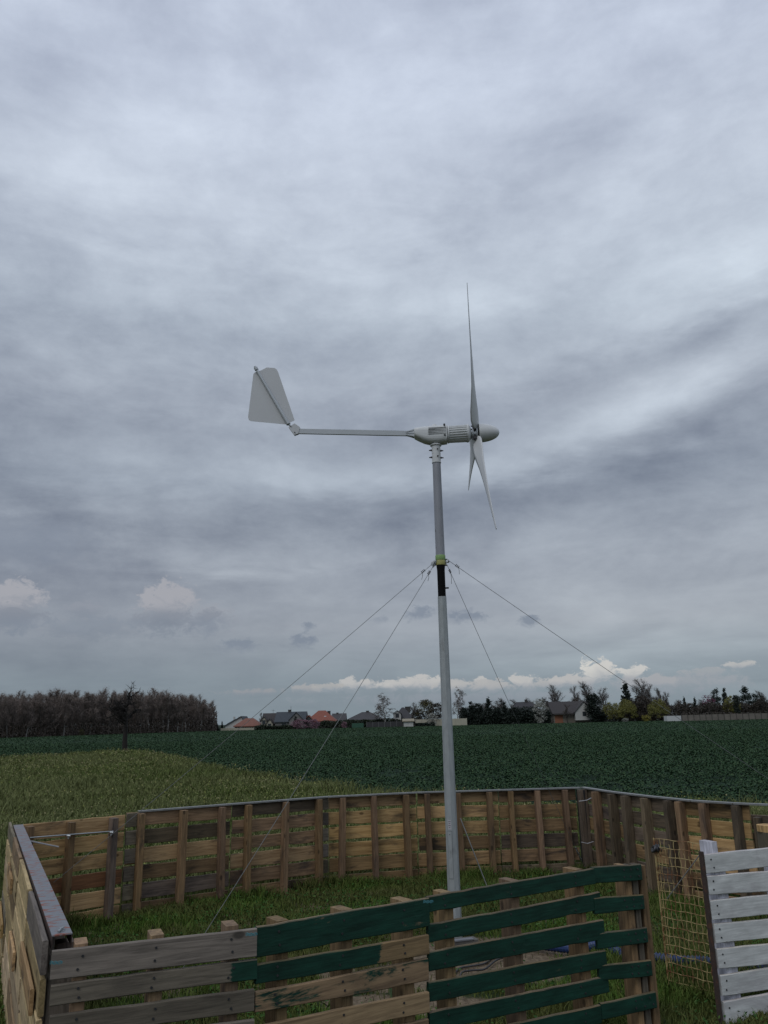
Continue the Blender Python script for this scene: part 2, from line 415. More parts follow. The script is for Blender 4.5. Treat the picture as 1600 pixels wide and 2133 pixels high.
def groundmat():
    m, nb, b = material('grassy_soil')
    tc = nb.new('ShaderNodeTexCoord'); p = tc.outputs['Object']
    x, y, z = nb.xyz(p)
    n = nb.noise(p, 3.0, 8, .65); nf = nb.noise(p, 26, 5, .6)
    gcol = nb.mix(nb.smooth(n, .35, .65), (.016, .030, .008), (.04, .055, .014))
    soil = nb.mix(nb.smooth(nf, .3, .7), (.085, .062, .040), (.20, .155, .105))
    # trodden soil round the foot of the mast
    f = 0
    for (cx, cy, sx, sy) in SOIL:
        u = nb.m('DIVIDE', nb.m('SUBTRACT', x, cx), sx); v = nb.m('DIVIDE', nb.m('SUBTRACT', y, cy), sy)
        q = nb.m('SUBTRACT', 1.0, nb.m('SQRT', nb.m('ADD', nb.m('MULTIPLY', u, u), nb.m('MULTIPLY', v, v))))
        f = nb.m('MAXIMUM', f, q)
    f = nb.m('ADD', f, nb.lin(n, .3, .7, -.35, .35))
    c = nb.mix(nb.smooth(f, -.02, .22), gcol, soil)
    nb.put(b.inputs['Base Color'], c); b.inputs['Roughness'].default_value = .95; b.inputs['Specular IOR Level'].default_value = .2
    bp = nb.new('ShaderNodeBump'); bp.inputs['Strength'].default_value = .8; bp.inputs['Distance'].default_value = .03
    nb.put(bp.inputs['Height'], nf); nb.l.new(bp.outputs[0], b.inputs['Normal'])
    return m


def sc(x, y, sx, sy): q = T(x, y); return (float(q[0]), float(q[1]), sx, sy)


SOIL = [sc(985, 1990, .75, .50), sc(1060, 2015, .45, .45), sc(870, 2040, .55, .35), sc(700, 2035, .22, .12), sc(1140, 1970, .3, .35), sc(930, 2100, .4, .25), sc(780, 2090, .35, .2)]


def soilf(X, Y):
    f = np.full(X.shape, -9.0)
    for cx, cy, sx, sy in SOIL: f = np.maximum(f, 1 - np.hypot((X - cx) / sx, (Y - cy) / sy))
    return f


def fieldmat(name, a, b_, cpatch, far):
    m, nb, b = material(name)
    tc = nb.new('ShaderNodeTexCoord'); p = tc.outputs['Object']
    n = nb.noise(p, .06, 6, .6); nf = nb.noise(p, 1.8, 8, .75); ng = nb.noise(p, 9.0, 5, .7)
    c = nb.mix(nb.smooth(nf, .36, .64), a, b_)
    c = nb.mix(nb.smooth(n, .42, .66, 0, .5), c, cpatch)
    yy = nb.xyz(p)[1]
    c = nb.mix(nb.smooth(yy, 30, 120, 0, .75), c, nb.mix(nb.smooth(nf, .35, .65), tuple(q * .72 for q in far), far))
    nb.put(b.inputs['Base Color'], c); b.inputs['Roughness'].default_value = .9; b.inputs['Specular IOR Level'].default_value = .15
    bp = nb.new('ShaderNodeBump'); bp.inputs['Strength'].default_value = 1; bp.inputs['Distance'].default_value = .12
    nb.put(bp.inputs['Height'], nb.m('ADD', nf, nb.m('MULTIPLY', ng, .4))); nb.l.new(bp.outputs[0], b.inputs['Normal'])
    return m


def xy(p): return (float(p[0]), float(p[1]))


BOUND = [(-70, 47), xy(T(0, 1582)), xy(T(130, 1577)), xy(T(205, 1568)), xy(T(260, 1565)), xy(T(310, 1569)), xy(T(400, 1590)), xy(T(490, 1607)), xy(T(590, 1625)), xy(T(760, 1652)), (3.0, 16.5), (9, 14.5), (40, 12)]
sheet('ground', [(-4000, -600), (4000, -600), (4000, 6000), (-4000, 6000)], -.012, plain('far_ground', (.022, .034, .02), .95, 0, .3, .02, spec=.1))
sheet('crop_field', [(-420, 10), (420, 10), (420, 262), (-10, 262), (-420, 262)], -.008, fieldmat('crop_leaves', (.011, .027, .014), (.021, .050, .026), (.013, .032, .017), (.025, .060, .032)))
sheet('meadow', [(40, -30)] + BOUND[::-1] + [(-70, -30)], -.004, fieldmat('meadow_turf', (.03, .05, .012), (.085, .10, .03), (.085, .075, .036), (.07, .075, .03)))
PEN = [(-3.24, 7.3), (-2.35, 8.15), (-.68, 9.25), (2.2, 9.7), (3.4, 7.5), (5.5, 6.9), (6, -2), (-6, -2), (-6, 5)]
sheet('pen_ground', PEN, 0.0, groundmat())


def inpoly(X, Y, poly):
    c = np.zeros(X.shape, bool); n = len(poly)
    for i in range(n):
        x0, y0 = poly[i]; x1, y1 = poly[(i + 1) % n]
        t = ((y0 > Y) != (y1 > Y)) & (X < (x1 - x0) * (Y - y0) / (y1 - y0 + 1e-12) + x0)
        c ^= t
    return c


def wedge(n, y0, y1, power=1.0, m=.56):           # random ground points in the view, dense near y0
    u = rng.random(n); Y = (y0 ** power + u * (y1 ** power - y0 ** power)) ** (1 / power)
    X = (rng.random(n) * 2 - 1) * (Y * m + 1.0); return X, Y


def vnoise(X, Y, s, seed=0):
    r = np.random.default_rng(seed); G = r.random((64, 64)); x = X / s; y = Y / s
    xi = np.floor(x).astype(int); yi = np.floor(y).astype(int); fx = x - xi; fy = y - yi
    fx = fx * fx * (3 - 2 * fx); fy = fy * fy * (3 - 2 * fy)
    g = lambda i, j: G[i % 64, j % 64]
    return (g(xi, yi) * (1 - fx) + g(xi + 1, yi) * fx) * (1 - fy) + (g(xi, yi + 1) * (1 - fx) + g(xi + 1, yi + 1) * fx) * fy


def blades(name, X, Y, H, W, bend, mat, label, cat, z0=0.0):
    n = len(X); a = rng.random(n) * 2 * math.pi; la = rng.random(n) * 2 * math.pi
    L = H * (rng.random(n) * .7 * bend + .1)
    sx, sy = np.cos(a) * W * .5, np.sin(a) * W * .5
    lx, ly = np.cos(la) * L, np.sin(la) * L
    V = np.zeros((n, 5, 3), np.float32)
    V[:, 0] = np.stack([X - sx, Y - sy, np.full(n, z0)], 1); V[:, 1] = np.stack([X + sx, Y + sy, np.full(n, z0)], 1)
    V[:, 2] = np.stack([X + sx * .85 + lx * .35, Y + sy * .85 + ly * .35, H * .6 + z0], 1)
    V[:, 3] = np.stack([X - sx * .85 + lx * .35, Y - sy * .85 + ly * .35, H * .6 + z0], 1)
    V[:, 4] = np.stack([X + lx, Y + ly, H * (1 - .25 * bend * rng.random(n)) + z0], 1)
    b = (np.arange(n) * 5)[:, None]
    F = np.concatenate([b + [0, 1, 2], b + [0, 2, 3], b + [3, 2, 4]])
    o = link(name, polymesh(name, V.reshape(-1, 3), F), mat)
    return tag(o, label, cat, kind='stuff')


def leaves(X, Y, Z, S, flat=.5, asp=.6):         # one folded quad per leaf
    n = len(X); nrm = rng.normal(size=(n, 3)); nrm[:, 2] = np.abs(nrm[:, 2]) + flat * 2; nrm /= np.linalg.norm(nrm, axis=1)[:, None]
    t = rng.normal(size=(n, 3)); t -= (t * nrm).sum(1)[:, None] * nrm; t /= np.linalg.norm(t, axis=1)[:, None] + 1e-9
    s = np.cross(nrm, t); C = np.stack([X, Y, Z], 1); S = np.asarray(S).reshape(-1, 1) * np.ones((n, 1))
    V = np.stack([C - t * S * .5, C + s * S * asp * .5 + t * S * .05, C + t * S * .5, C - s * S * asp * .5 + t * S * .05], 1)
    F = (np.arange(n) * 4)[:, None] + [0, 1, 2, 3]
    return V.reshape(-1, 3), F


GRASS = leafmat('lush_grass', [(.034, .080, .012), (.068, .138, .020), (.098, .160, .032), (.052, .105, .014), (.15, .17, .046)], .75, .12, patch=(.12, .13, .04), patch_scale=1.1)
# grass of the pen: thick, short, with bare soil near the mast
X, Y = wedge(230000, 2.2, 9.8, 1.3, .60)
k = inpoly(X, Y, PEN[:5] + [(6.0, 6.8), (7, 2), (-6, 2), (-6, 5)]) & (rng.random(len(X)) > np.clip(soilf(X, Y) * 2.4 + .35 + (vnoise(X, Y, .16, 3) - .5) * .9, 0, .97))
X, Y = X[k], Y[k]; h = .035 + .10 * vnoise(X, Y, .5, 1) * (.4 + rng.random(len(X)))
h = np.where(soilf(X, Y) > -.2, h * .7, h)
blades('pen_grass', X, Y, h, .0045 + .003 * rng.random(len(X)), 1.0, GRASS, 'short lush green grass growing inside the pallet pen and round its gate', 'grass')
X, Y = wedge(60000, 2.3, 9.8, 1.3, .6)
k = inpoly(X, Y, PEN) & (vnoise(X, Y, .45, 5) > .42) & (rng.random(len(X)) > np.clip(soilf(X, Y) * 3 + .5, 0, .96))
X, Y = X[k], Y[k]
V, F = leaves(X, Y, .02 + .07 * rng.random(len(X)), .016 + .018 * rng.random(len(X)), .3, .5)
tag(link('ground_weeds', polymesh('ground_weeds', V, F), leafmat('weed_leaves', [(.022, .060, .012), (.045, .11, .02), (.032, .08, .02), (.07, .12, .03)], .75, .12)), 'low broad leaved weeds mixed into the grass of the pen', 'weeds', kind='stuff')
FX, FY = [], []
for (xa, ya), (xb, yb), n_ in [((-3.15, 7.15), (-2.3, 7.95), 1500), ((-2.3, 7.95), (-.68, 8.98), 2600), ((-.68, 8.98), (2.1, 9.4), 4200), ((2.1, 9.4), (3.3, 7.4), 3000), ((-1.2, 3.3), (-3.1, 7.1), 2500), ((-1.15, 3.3), (.15, 4.0), 3200), ((.15, 4.0), (1.4, 4.8), 3000), ((1.8, 4.85), (2.9, 5.2), 3800), ((1.85, 5.3), (1.75, 5.65), 900), ((-1.35, 3.0), (-3.4, 7.1), 5200)]:
    t = rng.random(n_); FX.append(xa + (xb - xa) * t + rng.normal(size=n_) * .07); FY.append(ya + (yb - ya) * t + rng.normal(size=n_) * .07)
X, Y = np.concatenate(FX), np.concatenate(FY); k = vnoise(X, Y, .3, 21) > .35; X, Y = X[k], Y[k]
blades('fence_foot_grass', X, Y, (.06 + np.clip((Y - 4.6) / 2, .03, 1) * .13 * vnoise(X, Y, .25, 22)) * (.5 + .7 * rng.random(len(X))), .006 + .004 * rng.random(len(X)), 1.0, GRASS, 'longer grass tufts growing along the feet of the pallets', 'grass')
# meadow beyond and left of the pen
X, Y = wedge(420000, 2.0, 62, 1.05, .56)
MEAD = BOUND + [(40, -30), (-70, -30)]
PINNER = [(-3.3, 7.25), (-2.4, 8.2), (-.68, 9.3), (2.2, 9.75), (3.45, 7.6), (6, 7), (6, -2), (-1.05, -2), (-1.25, 3.1)]
k = inpoly(X, Y, MEAD) & ~inpoly(X, Y, PINNER); X, Y = X[k], Y[k]
edge = np.clip((Y - 6) / 10, 0, 1)
h = (.10 + .22 * vnoise(X, Y, 1.3, 2)) * (.5 + .8 * rng.random(len(X))) * (1 - .45 * (Y < 7))
MG = leafmat('meadow_grass', [(.050, .088, .018), (.088, .120, .032), (.13, .15, .05), (.072, .110, .026), (.175, .17, .085)], .8, .1, patch=(.175, .195, .078), patch_scale=.16)
blades('meadow_grass', X, Y, h, .0045 + .0007 * Y, 1.1, MG, 'tall olive green meadow grass beyond the pallet fence', 'grass')
X, Y = wedge(90000, 5, 60, 1.05, .56)
k = inpoly(X, Y, MEAD) & ~inpoly(X, Y, PINNER) & (vnoise(X, Y, 2.4, 8) > .38); X, Y = X[k], Y[k]
V, F = leaves(X, Y, .05 + .28 * rng.random(len(X)), (.014 + .0013 * Y) * (.6 + .8 * rng.random(len(X))), .2, .6)
tag(link('meadow_weeds', polymesh('meadow_weeds', V, F), leafmat('meadow_weed_leaves', [(.07, .11, .02), (.16, .155, .07), (.27, .24, .13), (.10, .14, .03), (.27, .26, .09)], .8, .1)), 'pale flowering weeds scattered over the meadow', 'weeds', kind='stuff')
# bluish green crop
VS, FS, off = [], [], 0
for n_, ya, yb, pw, sz0, sz1, hh_, fl in ((1000000, 10.5, 90, .9, .036, .0009, .30, .45), (480000, 42, 226, .9, .05, .0009, .16, 1.2)):
    X, Y = wedge(n_, ya, yb, pw, .54)
    k = ~inpoly(X, Y, MEAD) & ((rng.random(len(X)) < (90 - Y) / 46) if ya < 20 else (rng.random(len(X)) > (88 - Y) / 46)); X, Y = X[k], Y[k]
    q = vnoise(X, Y, .42, 11) * .5 + vnoise(X, Y, 2.2, 12) * .26 + vnoise(X * .16, Y * .8, 1.9, 14) * .24; k = q > .43 - .16 * np.clip(Y / 120, 0, 1); X, Y, q = X[k], Y[k], q[k]
    V, F = leaves(X, Y, (.03 + hh_ * q * (.35 + .65 * rng.random(len(X)))), (sz0 + sz1 * Y) * (.6 + .8 * rng.random(len(X))), fl, .66)
    VS.append(V); FS.append(F + off); off += len(V)
tag(link('crop_plants', polymesh('crop_plants', np.concatenate(VS), np.concatenate(FS)), leafmat('crop_leaf', [(.014, .034, .015), (.028, .062, .028), (.020, .047, .021), (.056, .092, .042), (.023, .053, .025)], .75, .12)), 'low dark bluish green crop plants covering the wide field', 'crop', kind='stuff')

# ------------------------------------------------------------------ timber parts


def board_mesh(L, zl, zr, y0, y1, jag=.003, nails=(), warp=.004):
    """board running along x from 0 to L; zl/zr: (bottom, top) at both ends; faces y0..y1"""
    n = max(4, int(L / .07)); mb = MB(); t = np.linspace(0, 1, n + 1)
    jt = np.cumsum(rng.normal(size=n + 1)) * jag * .13 + rng.normal(size=n + 1) * jag * .16; jt -= np.linspace(jt[0], jt[-1], n + 1)
    jb = np.cumsum(rng.normal(size=n + 1)) * jag * .13 + rng.normal(size=n + 1) * jag * .16; jb -= np.linspace(jb[0], jb[-1], n + 1)
    jy = np.sin(t * math.pi * rng.uniform(.6, 1.6) + rng.uniform(0, 3)) * warp; c = min(.0035, abs(y1 - y0) * .2)
    rings = []
    for i in range(n + 1):
        zb = zl[0] + (zr[0] - zl[0]) * t[i] + jb[i]; zt = zl[1] + (zr[1] - zl[1]) * t[i] + jt[i]; x = t[i] * L; a = y0 + jy[i]; b = y1 + jy[i]
        rings.append(np.array([[x, a, zb + c], [x, a + c, zb], [x, b - c, zb], [x, b, zb + c], [x, b, zt - c], [x, b - c, zt], [x, a + c, zt], [x, a, zt - c]]))
    mb.loft(rings)
    for (nx, nz, side) in nails:
        yy = (y0 if side < 0 else y1) + jy[int(np.clip(nx / L, 0, 1) * n)] + side * .0015; a = np.arange(6) * math.pi / 3
        r0 = np.stack([nx + .005 * np.cos(a), np.full(6, yy + side * .0015), nz + .005 * np.sin(a)], 1); r1 = r0.copy(); r1[:, 1] = yy - side * .004
        mb.loft([r0, r1], 1)
    return mb


def put_board(parent, s0, s1, zl, zr, y0, y1, mat, nails=(), jag=.003, name='board', warp=.004):
    mb = board_mesh(s1 - s0, zl, zr, y0, y1, jag, nails, warp)
    o = mb.build(name, [mat, M['bolt']], parent); o.location = (s0, 0, 0); return o


def put_stringer(parent, s, w, z0, z1, y0, y1, mat, lean=0.0, name='stringer'):
    mb = MB(); n = 7; rings = []
    c = .004
    for i in range(n + 1):
        t = i / n; z = z0 + (z1 - z0) * t; o = lean * t + rng.normal() * .0012; x0, x1 = -w / 2 + o, w / 2 + o
        rings.append(np.array([[x0 + c, y0, z], [x1 - c, y0, z], [x1, y0 + c, z], [x1, y1 - c, z], [x1 - c, y1, z], [x0 + c, y1, z], [x0, y1 - c, z], [x0, y0 + c, z]]))
    mb.loft(rings); o = mb.build(name, mat, parent); o.location = (s, 0, 0); return o


PG = 'pallets standing on edge as the pen fence'


def frame_of(A, B):
    A = np.array(A[:2]); B = np.array(B[:2]); d = B - A; L = float(np.hypot(*d)); return math.atan2(d[1], d[0]), L


def plane_sz(A, B, x, y):       # photo pixel -> (distance along A-B, height) in that upright plane
    A = np.array(A[:2]); B = np.array(B[:2]); d = (B - A) / np.linalg.norm(B - A); n = np.array([-d[1], d[0]])
    r = ray(x, y); t = (n @ (A - CAMP[:2])) / (n @ r[:2]); p = CAMP + r * t
    return float((p[:2] - A) @ d), float(p[2])


# --- back fence, seen from inside: stringers towards the camera, boards on the far side
BT = [(30, 1716), (290, 1691), (683, 1660), (870, 1651), (1210, 1641)]


def btop(x): return float(np.interp(x, [p[0] for p in BT], [p[1] for p in BT]))


def back_pallet(x0, x1, strs, cols, label, scols, extra=(), rows=6, top=.9, fy=btop, zt=.9, sag=0.0, skip=()):
    A, B = T(x0, fy(x0), zt), T(x1, fy(x1), zt); th, L = frame_of(A, B)
    e = empty('pallet', (A[0], A[1], 0), th, label, 'pallet', PG)
    ss = [plane_sz(A, B, q, fy(q))[0] for q in strs]
    for q, sc_ in zip(ss, scols): put_stringer(e, q, rng.uniform(.050, .060), -.03, top - .012, -.10, -.003, WD['str' + 'z' if sc_ in ('brown', 'tan') and rng.random() < .75 else sc_ + 'z'], rng.normal() * .01)
    zs = np.linspace(top, top - rows * .157, rows + 1)
    for i in range(rows):
        if i in skip: continue
        h = rng.uniform(.122, .139); j = rng.normal(size=2) * .004; zt_, zb_ = zs[i], zs[i] - h
        c = cols[i % len(cols)]
        nl = [(q - .0 + dx, zt_ - h * f, -1) for q in ss for dx, f in ((-.0, .3),) if 0 < q < L and False]
        a, b = rng.uniform(.0, .012), L - rng.uniform(.0, .012)
        put_board(e, a, b, (zb_ + j[0], zt_ + (j[0] if i else 0)), (zb_ + j[1] - sag, zt_ + (j[1] if i else 0) - sag), .0, .021, WD[c + 'x'], nl, .007 if rng.random() < .7 else .014)
    for (xa, xb, cc) in extra:
        sa, sb = plane_sz(A, B, xa, fy(xa))[0], plane_sz(A, B, xb, fy(xb))[0]
        for i in range(rows):
            put_board(e, sa, sb, (zs[i] - .127, zs[i] - .004), (zs[i] - .125, zs[i] - .002), -.022, -.003, WD[cc + 'x'])
    return e, A, B


back_pallet(30, 262, [58, 145, 233], ['gold', 'gold', 'gold', 'red', 'gold', 'tan'], 'golden pallet with a reddish fourth board in the back left corner of the pen', ['brown', 'brown', 'dark'], top=.885)
back_pallet(264, 482, [292, 377, 460], ['brown', 'dark', 'tan', 'brown', 'dark', 'brown'], 'brown back fence pallet beside the golden corner pallet, grey board ends on its left', ['brown', 'brown', 'tan'], extra=[(264, 285, 'grey')])
back_pallet(484, 682, [513, 588, 660], ['dark', 'brown', 'brown', 'tan', 'brown', 'brown'], 'brown pallet with a dark top board, third from the left in the back fence', ['tan', 'brown', 'tan'], extra=[(667, 682, 'grey')])
back_pallet(684, 867, [708, 778, 845], ['tan', 'tan', 'gold', 'gold', 'brown', 'brown'], 'tan pallet of the back fence just left of the mast, middle boards lighter', ['brown', 'tan', 'brown'])
back_pallet(868, 1037, [890, 955, 1017], ['tan', 'gold', 'tan', 'brown', 'gold', 'brown'], 'golden brown pallet of the back fence right behind the mast', ['brown', 'brown', 'brown'])
back_pallet(1038, 1198, [1062, 1118, 1175], ['brown', 'brown', 'brown', 'dark', 'brown', 'dark'], 'brown pallet with a broken second board beside the back right corner of the pen', ['brown', 'brown', 'brown'])
# --- right fence
RTOP = [(1212, 1641), (1277, 1650.5), (1348, 1659), (1442, 1668.5), (1529, 1674), (1600, 1677), (1700, 1681)]


def rtop(x): return float(np.interp(x, [p[0] for p in RTOP], [p[1] for p in RTOP]))


back_pallet(1214, 1305, [1222, 1250, 1284], ['dark', 'dark', 'brown', 'dark', 'dark', 'brown'], 'dark pallet standing right after the back right corner of the pen', ['dark', 'brown', 'dark'], fy=rtop)
back_pallet(1306, 1412, [1311, 1352, 1400], ['dark', 'dark', 'dark', 'brown', 'dark', 'dark'], 'dark brown pallet of the right fence behind the top of the yellow mesh', ['dark', 'dark', 'dark'], fy=rtop)
back_pallet(1413, 1560, [1422, 1470, 1536], ['brown', 'gold', 'gold', 'gold', 'brown', 'brown'], 'golden brown pallet of the right fence above the white pallet', ['brown', 'brown', 'dark'], fy=rtop)


def r4(x): return 1697 + (x - 1560) * .05


back_pallet(1561, 1720, [1576, 1640, 1705], ['dark', 'grey', 'grey', 'dark', 'dark', 'dark'], 'lower dark grey pallet at the right edge of the photo', ['dark', 'dark', 'dark'], rows=5, top=.80, fy=r4, zt=.80)

# top strips
for (pts, lab) in [([(288, 1690), (480, 1675), (683, 1659.5), (870, 1650.5), (1208, 1640.5)], 'long pale metal strip lying on top of the back fence'),
                   ([(1214, 1640), (1277, 1649.5), (1348, 1658), (1442, 1667.5), (1529, 1673), (1600, 1676), (1720, 1681)], 'pale metal strip lying on top of the right fence')]:
    mb = MB(); pp = [T(x, y, .905) for x, y in pts]
    for a, b in zip(pp[:-1], pp[1:]):
        th, L = frame_of(a, b); Mx = Matrix.Translation((a[0], a[1], .9045)) @ Matrix.Rotation(th, 4, 'Z')
        mb.box((.0005, -.028, 0), (L - .0005, .027, .006), M=Mx); mb.box((.0005, -.031, -.008), (L - .0005, -.0285, .0055), M=Mx)
    tag(mb.build('metal_strip', M['rail']), lab, 'metal strip', 'metal strips capping the fence')

# corner post
q = T(1206, 1641, .9)
mb = MB(); mb.box((-.035, -.14, -.05), (.03, -.105, .885)); mb.box((-.035, -.105, -.05), (-.0, -.0, .885))
o = mb.build('corner_post', M['post']); o.location = (q[0], q[1], 0); tag(o, 'black steel angle post in the back right corner of the pen', 'post')

# --- left fence seen from outside
LA, LB = T(106, 1972, .9), T(25, 1717, .9); LTH, LL = frame_of(LA, LB)
lc = ['ash', 'ash', 'ash', 'bare', 'ash', 'ash', 'grey']
labs = ['pale weathered pallet nearest the camera in the left fence', 'pale weathered pallet second from the camera in the left fence', 'pale weathered pallet third from the camera in the left fence', 'pale weathered pallet farthest from the camera in the left fence']
for i in range(4):
    s0 = LL * i / 4 + .01; s1 = LL * (i + 1) / 4 - .01; Lp = s1 - s0
    d = np.array([math.cos(LTH), math.sin(LTH)]); A = LA[:2] + d * s0
    e = empty('pallet', (A[0], A[1], 0), LTH, labs[i], 'pallet', PG)
    for q in (.06, Lp / 2, Lp - .06): put_stringer(e, q, .045, -.03, .86, -.10, -.003, WD['greyz'])
    for r_ in range(7):
        z1 = .918 - r_ * .131; h = rng.uniform(.112, .126); j = rng.normal(size=2) * .004
        yo = rng.uniform(0, .010); put_board(e, rng.uniform(0, .03), Lp - rng.uniform(-.02, .03), (z1 - h + j[0], z1 + j[0] * .4), (z1 - h + j[1], z1 + j[1] * .4), yo, yo + .021, WD[lc[int(rng.integers(7))] + 'x'], jag=.004, warp=.0012)
    for r_ in range(1):          # odd lengths nailed over the gaps
        a = rng.uniform(.05, Lp - .6); z1 = rng.uniform(.2, .80); ln = rng.uniform(.6, .9); j = rng.uniform(-.03, .03)
        put_board(e, a, min(a + ln, Lp - .01), (z1 - .09, z1), (z1 - .09 + j, z1 + j), .033, .048, WD[['ashx', 'goldx', 'greyx'][int(rng.integers(3))]], jag=.004, warp=.001)
# channel on top of it
ca, cb = T(130, 1947, .93), T(38, 1718, .93); th, L = frame_of(ca, cb)
e = empty('steel_channel', (ca[0], ca[1], 0), th, 'scratched grey steel channel with orange rust lying along the left fence top', 'steel channel')
mb = MB(); W2 = .036
mb.box((0, -W2, .927), (L, W2, .931)); o = mb.build('top_plate', M['channel'], e)
mb = MB()
mb.box((.001, -W2, .885), (L - .001, -W2 + .003, .9265)); mb.box((.001, W2 - .003, .885), (L - .001, W2, .9265)); mb.build('flange', M['rust'], e)
mb = MB(); a = np.arange(12) * math.pi / 6
for r0, z0, z1 in ((.013, .9312, .9335), (.007, .9336, .943)):
    mb.loft([np.stack([.055 + r0 * np.cos(a), r0 * np.sin(a), np.full(12, z)], 1) for z in (z0, z1)])
mb.tube([(.03, .012, .936), (.055, 0, .941), (.085, -.012, .938)], .004, 6)
mb.build('bolt', M['zinc'], e)
q = T(131, 1950, .9)
mb = MB(); mb.box((-.035, -.03, -.03), (.038, .034, .88)); o = mb.build('fence_post', WD['darkz']); o.location = (q[0] + .003, q[1] + .02, 0); o.rotation_euler[2] = LTH; tag(o, 'dark wooden post under the near end of the grey steel channel', 'post')

# --- front fence, seen from outside: boards towards the camera
F0, F1, F2, F3 = T(103, 1988, .9), T(532, 1935, .9), T(892, 1868, .9), T(1252, 1811, .9)


def front_pallet(A, B, boards, strs, label, scol='brown', name='pallet', off=0.0, sdepth=.10, y0=0.0):
    th, L = frame_of(A, B)
    e = empty(name, (A[0], A[1], 0), th, label, 'pallet', PG)
    for q in strs:
        s = plane_sz(A, B, q[0], q[1])[0]; z = plane_sz(A, B, q[0], q[1])[1]
        dn = np.array([-math.sin(th), math.cos(th)]) * .06
        A2 = np.array(A[:2]) + dn; B2 = np.array(B[:2]) + dn; s = plane_sz(A2, B2, q[0], q[1])[0]; z = plane_sz(A2, B2, q[0], q[1])[1]
        put_stringer(e, s, q[2] if len(q) > 2 else .052, -.03, z, .0215 + y0, .0215 + y0 + sdepth, WD[(q[3] if len(q) > 3 else scol) + 'z'])
    for b in boards:
        (xl, yt, yb), (xr, yt2, yb2), mat = b[0], b[1], b[2]
        sl_, zt = plane_sz(A, B, xl, yt); _, zb = plane_sz(A, B, xl, yb); sr, zt2 = plane_sz(A, B, xr, yt2); _, zb2 = plane_sz(A, B, xr, yb2)
        nl = []
        for q in strs:
            s = plane_sz(A, B, q[0], q[1])[0]; t = (s - sl_) / (sr - sl_)
            if .03 < t < .97:
                for f in (.28, .72): nl.append((s - sl_ + rng.normal() * .006, (zb + (zb2 - zb) * t) * f + (zt + (zt2 - zt) * t) * (1 - f), -1))
        put_board(e, sl_, sr, (zb, zt), (zb2, zt2), .0 + y0, .020 + y0, WD[mat] if isinstance(mat, str) else mat, nl, b[3] if len(b) > 3 else .004)
    return e


def zq(zx, zy, ox, oy, s=2.963): return (ox + zx / s, oy + zy / s)


def zb_(l, r, ox, oy, mat, jag=.004, s=2.963):     # l=(x, top, bottom) in an enlarged crop
    return ((ox + l[0] / s, oy + l[1] / s, oy + l[2] / s), (ox + r[0] / s, oy + r[1] / s, oy + r[2] / s), mat, jag)


GP_END = wood('grey_wood_with_green_end', (.082, .070, .056), (.205, .175, .138), 'x', .4, paint=GREEN, cover=.85, edge=(.66, 1))
front_pallet(F0, F1, [
    zb_((322, 1132, 1312), (1586, 988, 1164), 0, 1600, 'greyx', .004), zb_((315, 1345, 1475), (1588, 1178, 1305), 0, 1600, GP_END, .004),
    zb_((308, 1535, 1670), (1570, 1364, 1500), 0, 1600, 'greyx', .004), zb_((300, 1725, 1860), (1570, 1552, 1690), 0, 1600, 'greyx'), zb_((295, 1920, 2060), (1570, 1740, 1880), 0, 1600, 'greyx')],
    [(170, 1961, .045, 'brown'), (326, 1943, .050, 'bare'), (481, 1924, .050, 'bare')], 'weathered grey pallet at the front left corner of the pen', 'grey')
MIX = wood('half_painted_wood', (.115, .078, .046), (.275, .188, .108), 'x', .3, paint=GREEN, cover=.86, edge=(.60, -1))
MIX2 = wood('wood_with_green_smears', (.15, .10, .07), (.33, .225, .15), 'x', .35, paint=GREEN, cover=.51)
MIX3 = wood('wood_with_few_green_smears', (.17, .115, .07), (.37, .26, .16), 'x', .3, paint=GREEN, cover=.37)
front_pallet(F1, F2, [
    zb_((106, 980, 1172), (1164, 800, 975), 500, 1600, 'green', .006), zb_((104, 1216, 1338), (1165, 1028, 1150), 500, 1600, MIX, .005),
    zb_((97, 1383, 1510), (1165, 1174, 1312), 500, 1600, MIX2), zb_((97, 1600, 1735), (1165, 1380, 1510), 500, 1600, MIX3), zb_((97, 1800, 1940), (1165, 1547, 1690), 500, 1600, 'barex')],
    [(580, 1914, .050, 'bare'), (713, 1892, .055, 'bare'), (838, 1873, .055, 'bare')], 'front pallet with two green boards above bare ones streaked with green paint')
front_pallet(F2, F3, [
    zb_((150, 203, 303), (1178, 24, 124), 840, 1800, 'green', .006), zb_((155, 372, 488), (1216, 172, 285), 840, 1800, 'green', .009),
    zb_((160, 545, 665), (1236, 343, 465), 840, 1800, 'green', .005), zb_((162, 732, 855), (1248, 532, 642), 840, 1800, 'green', .005),
    zb_((165, 918, 1040), (1264, 690, 795), 840, 1800, 'green', .006), zb_((165, 1105, 1225), (1215, 868, 985), 840, 1800, 'green')],
    [(925, 1857, .050, 'bare'), (1062, 1832, .050, 'bare'), (1196, 1809, .052, 'brown')], 'front pallet with every long board painted dark green')
E0, E1 = T(1236, 1809, .905), T(1337, 1798, .905)
nrm = np.array([math.sin(frame_of(E0, E1)[0]), -math.cos(frame_of(E0, E1)[0]), 0]) * .03
E0 = E0 + nrm; E1 = E1 + nrm
e = front_pallet(E0, E1, [
    zb_((1170, 20, 120), (1468, 0, 100), 840, 1800, 'green'), zb_((1180, 212, 313), (1484, 188, 280), 840, 1800, 'green'), zb_((1198, 432, 530), (1503, 390, 485), 840, 1800, 'green'),
    zb_((1208, 627, 722), (1531, 592, 692), 840, 1800, 'green'), zb_((1222, 862, 967), (1556, 786, 888), 840, 1800, 'green')],
    [(1298, 1802, .036, 'brown'), (1312, 1803, .034, 'grey'), (1329, 1801, .042, 'brown')], 'narrow end piece of short dark green boards on double posts beside the gate gap', y0=.0)

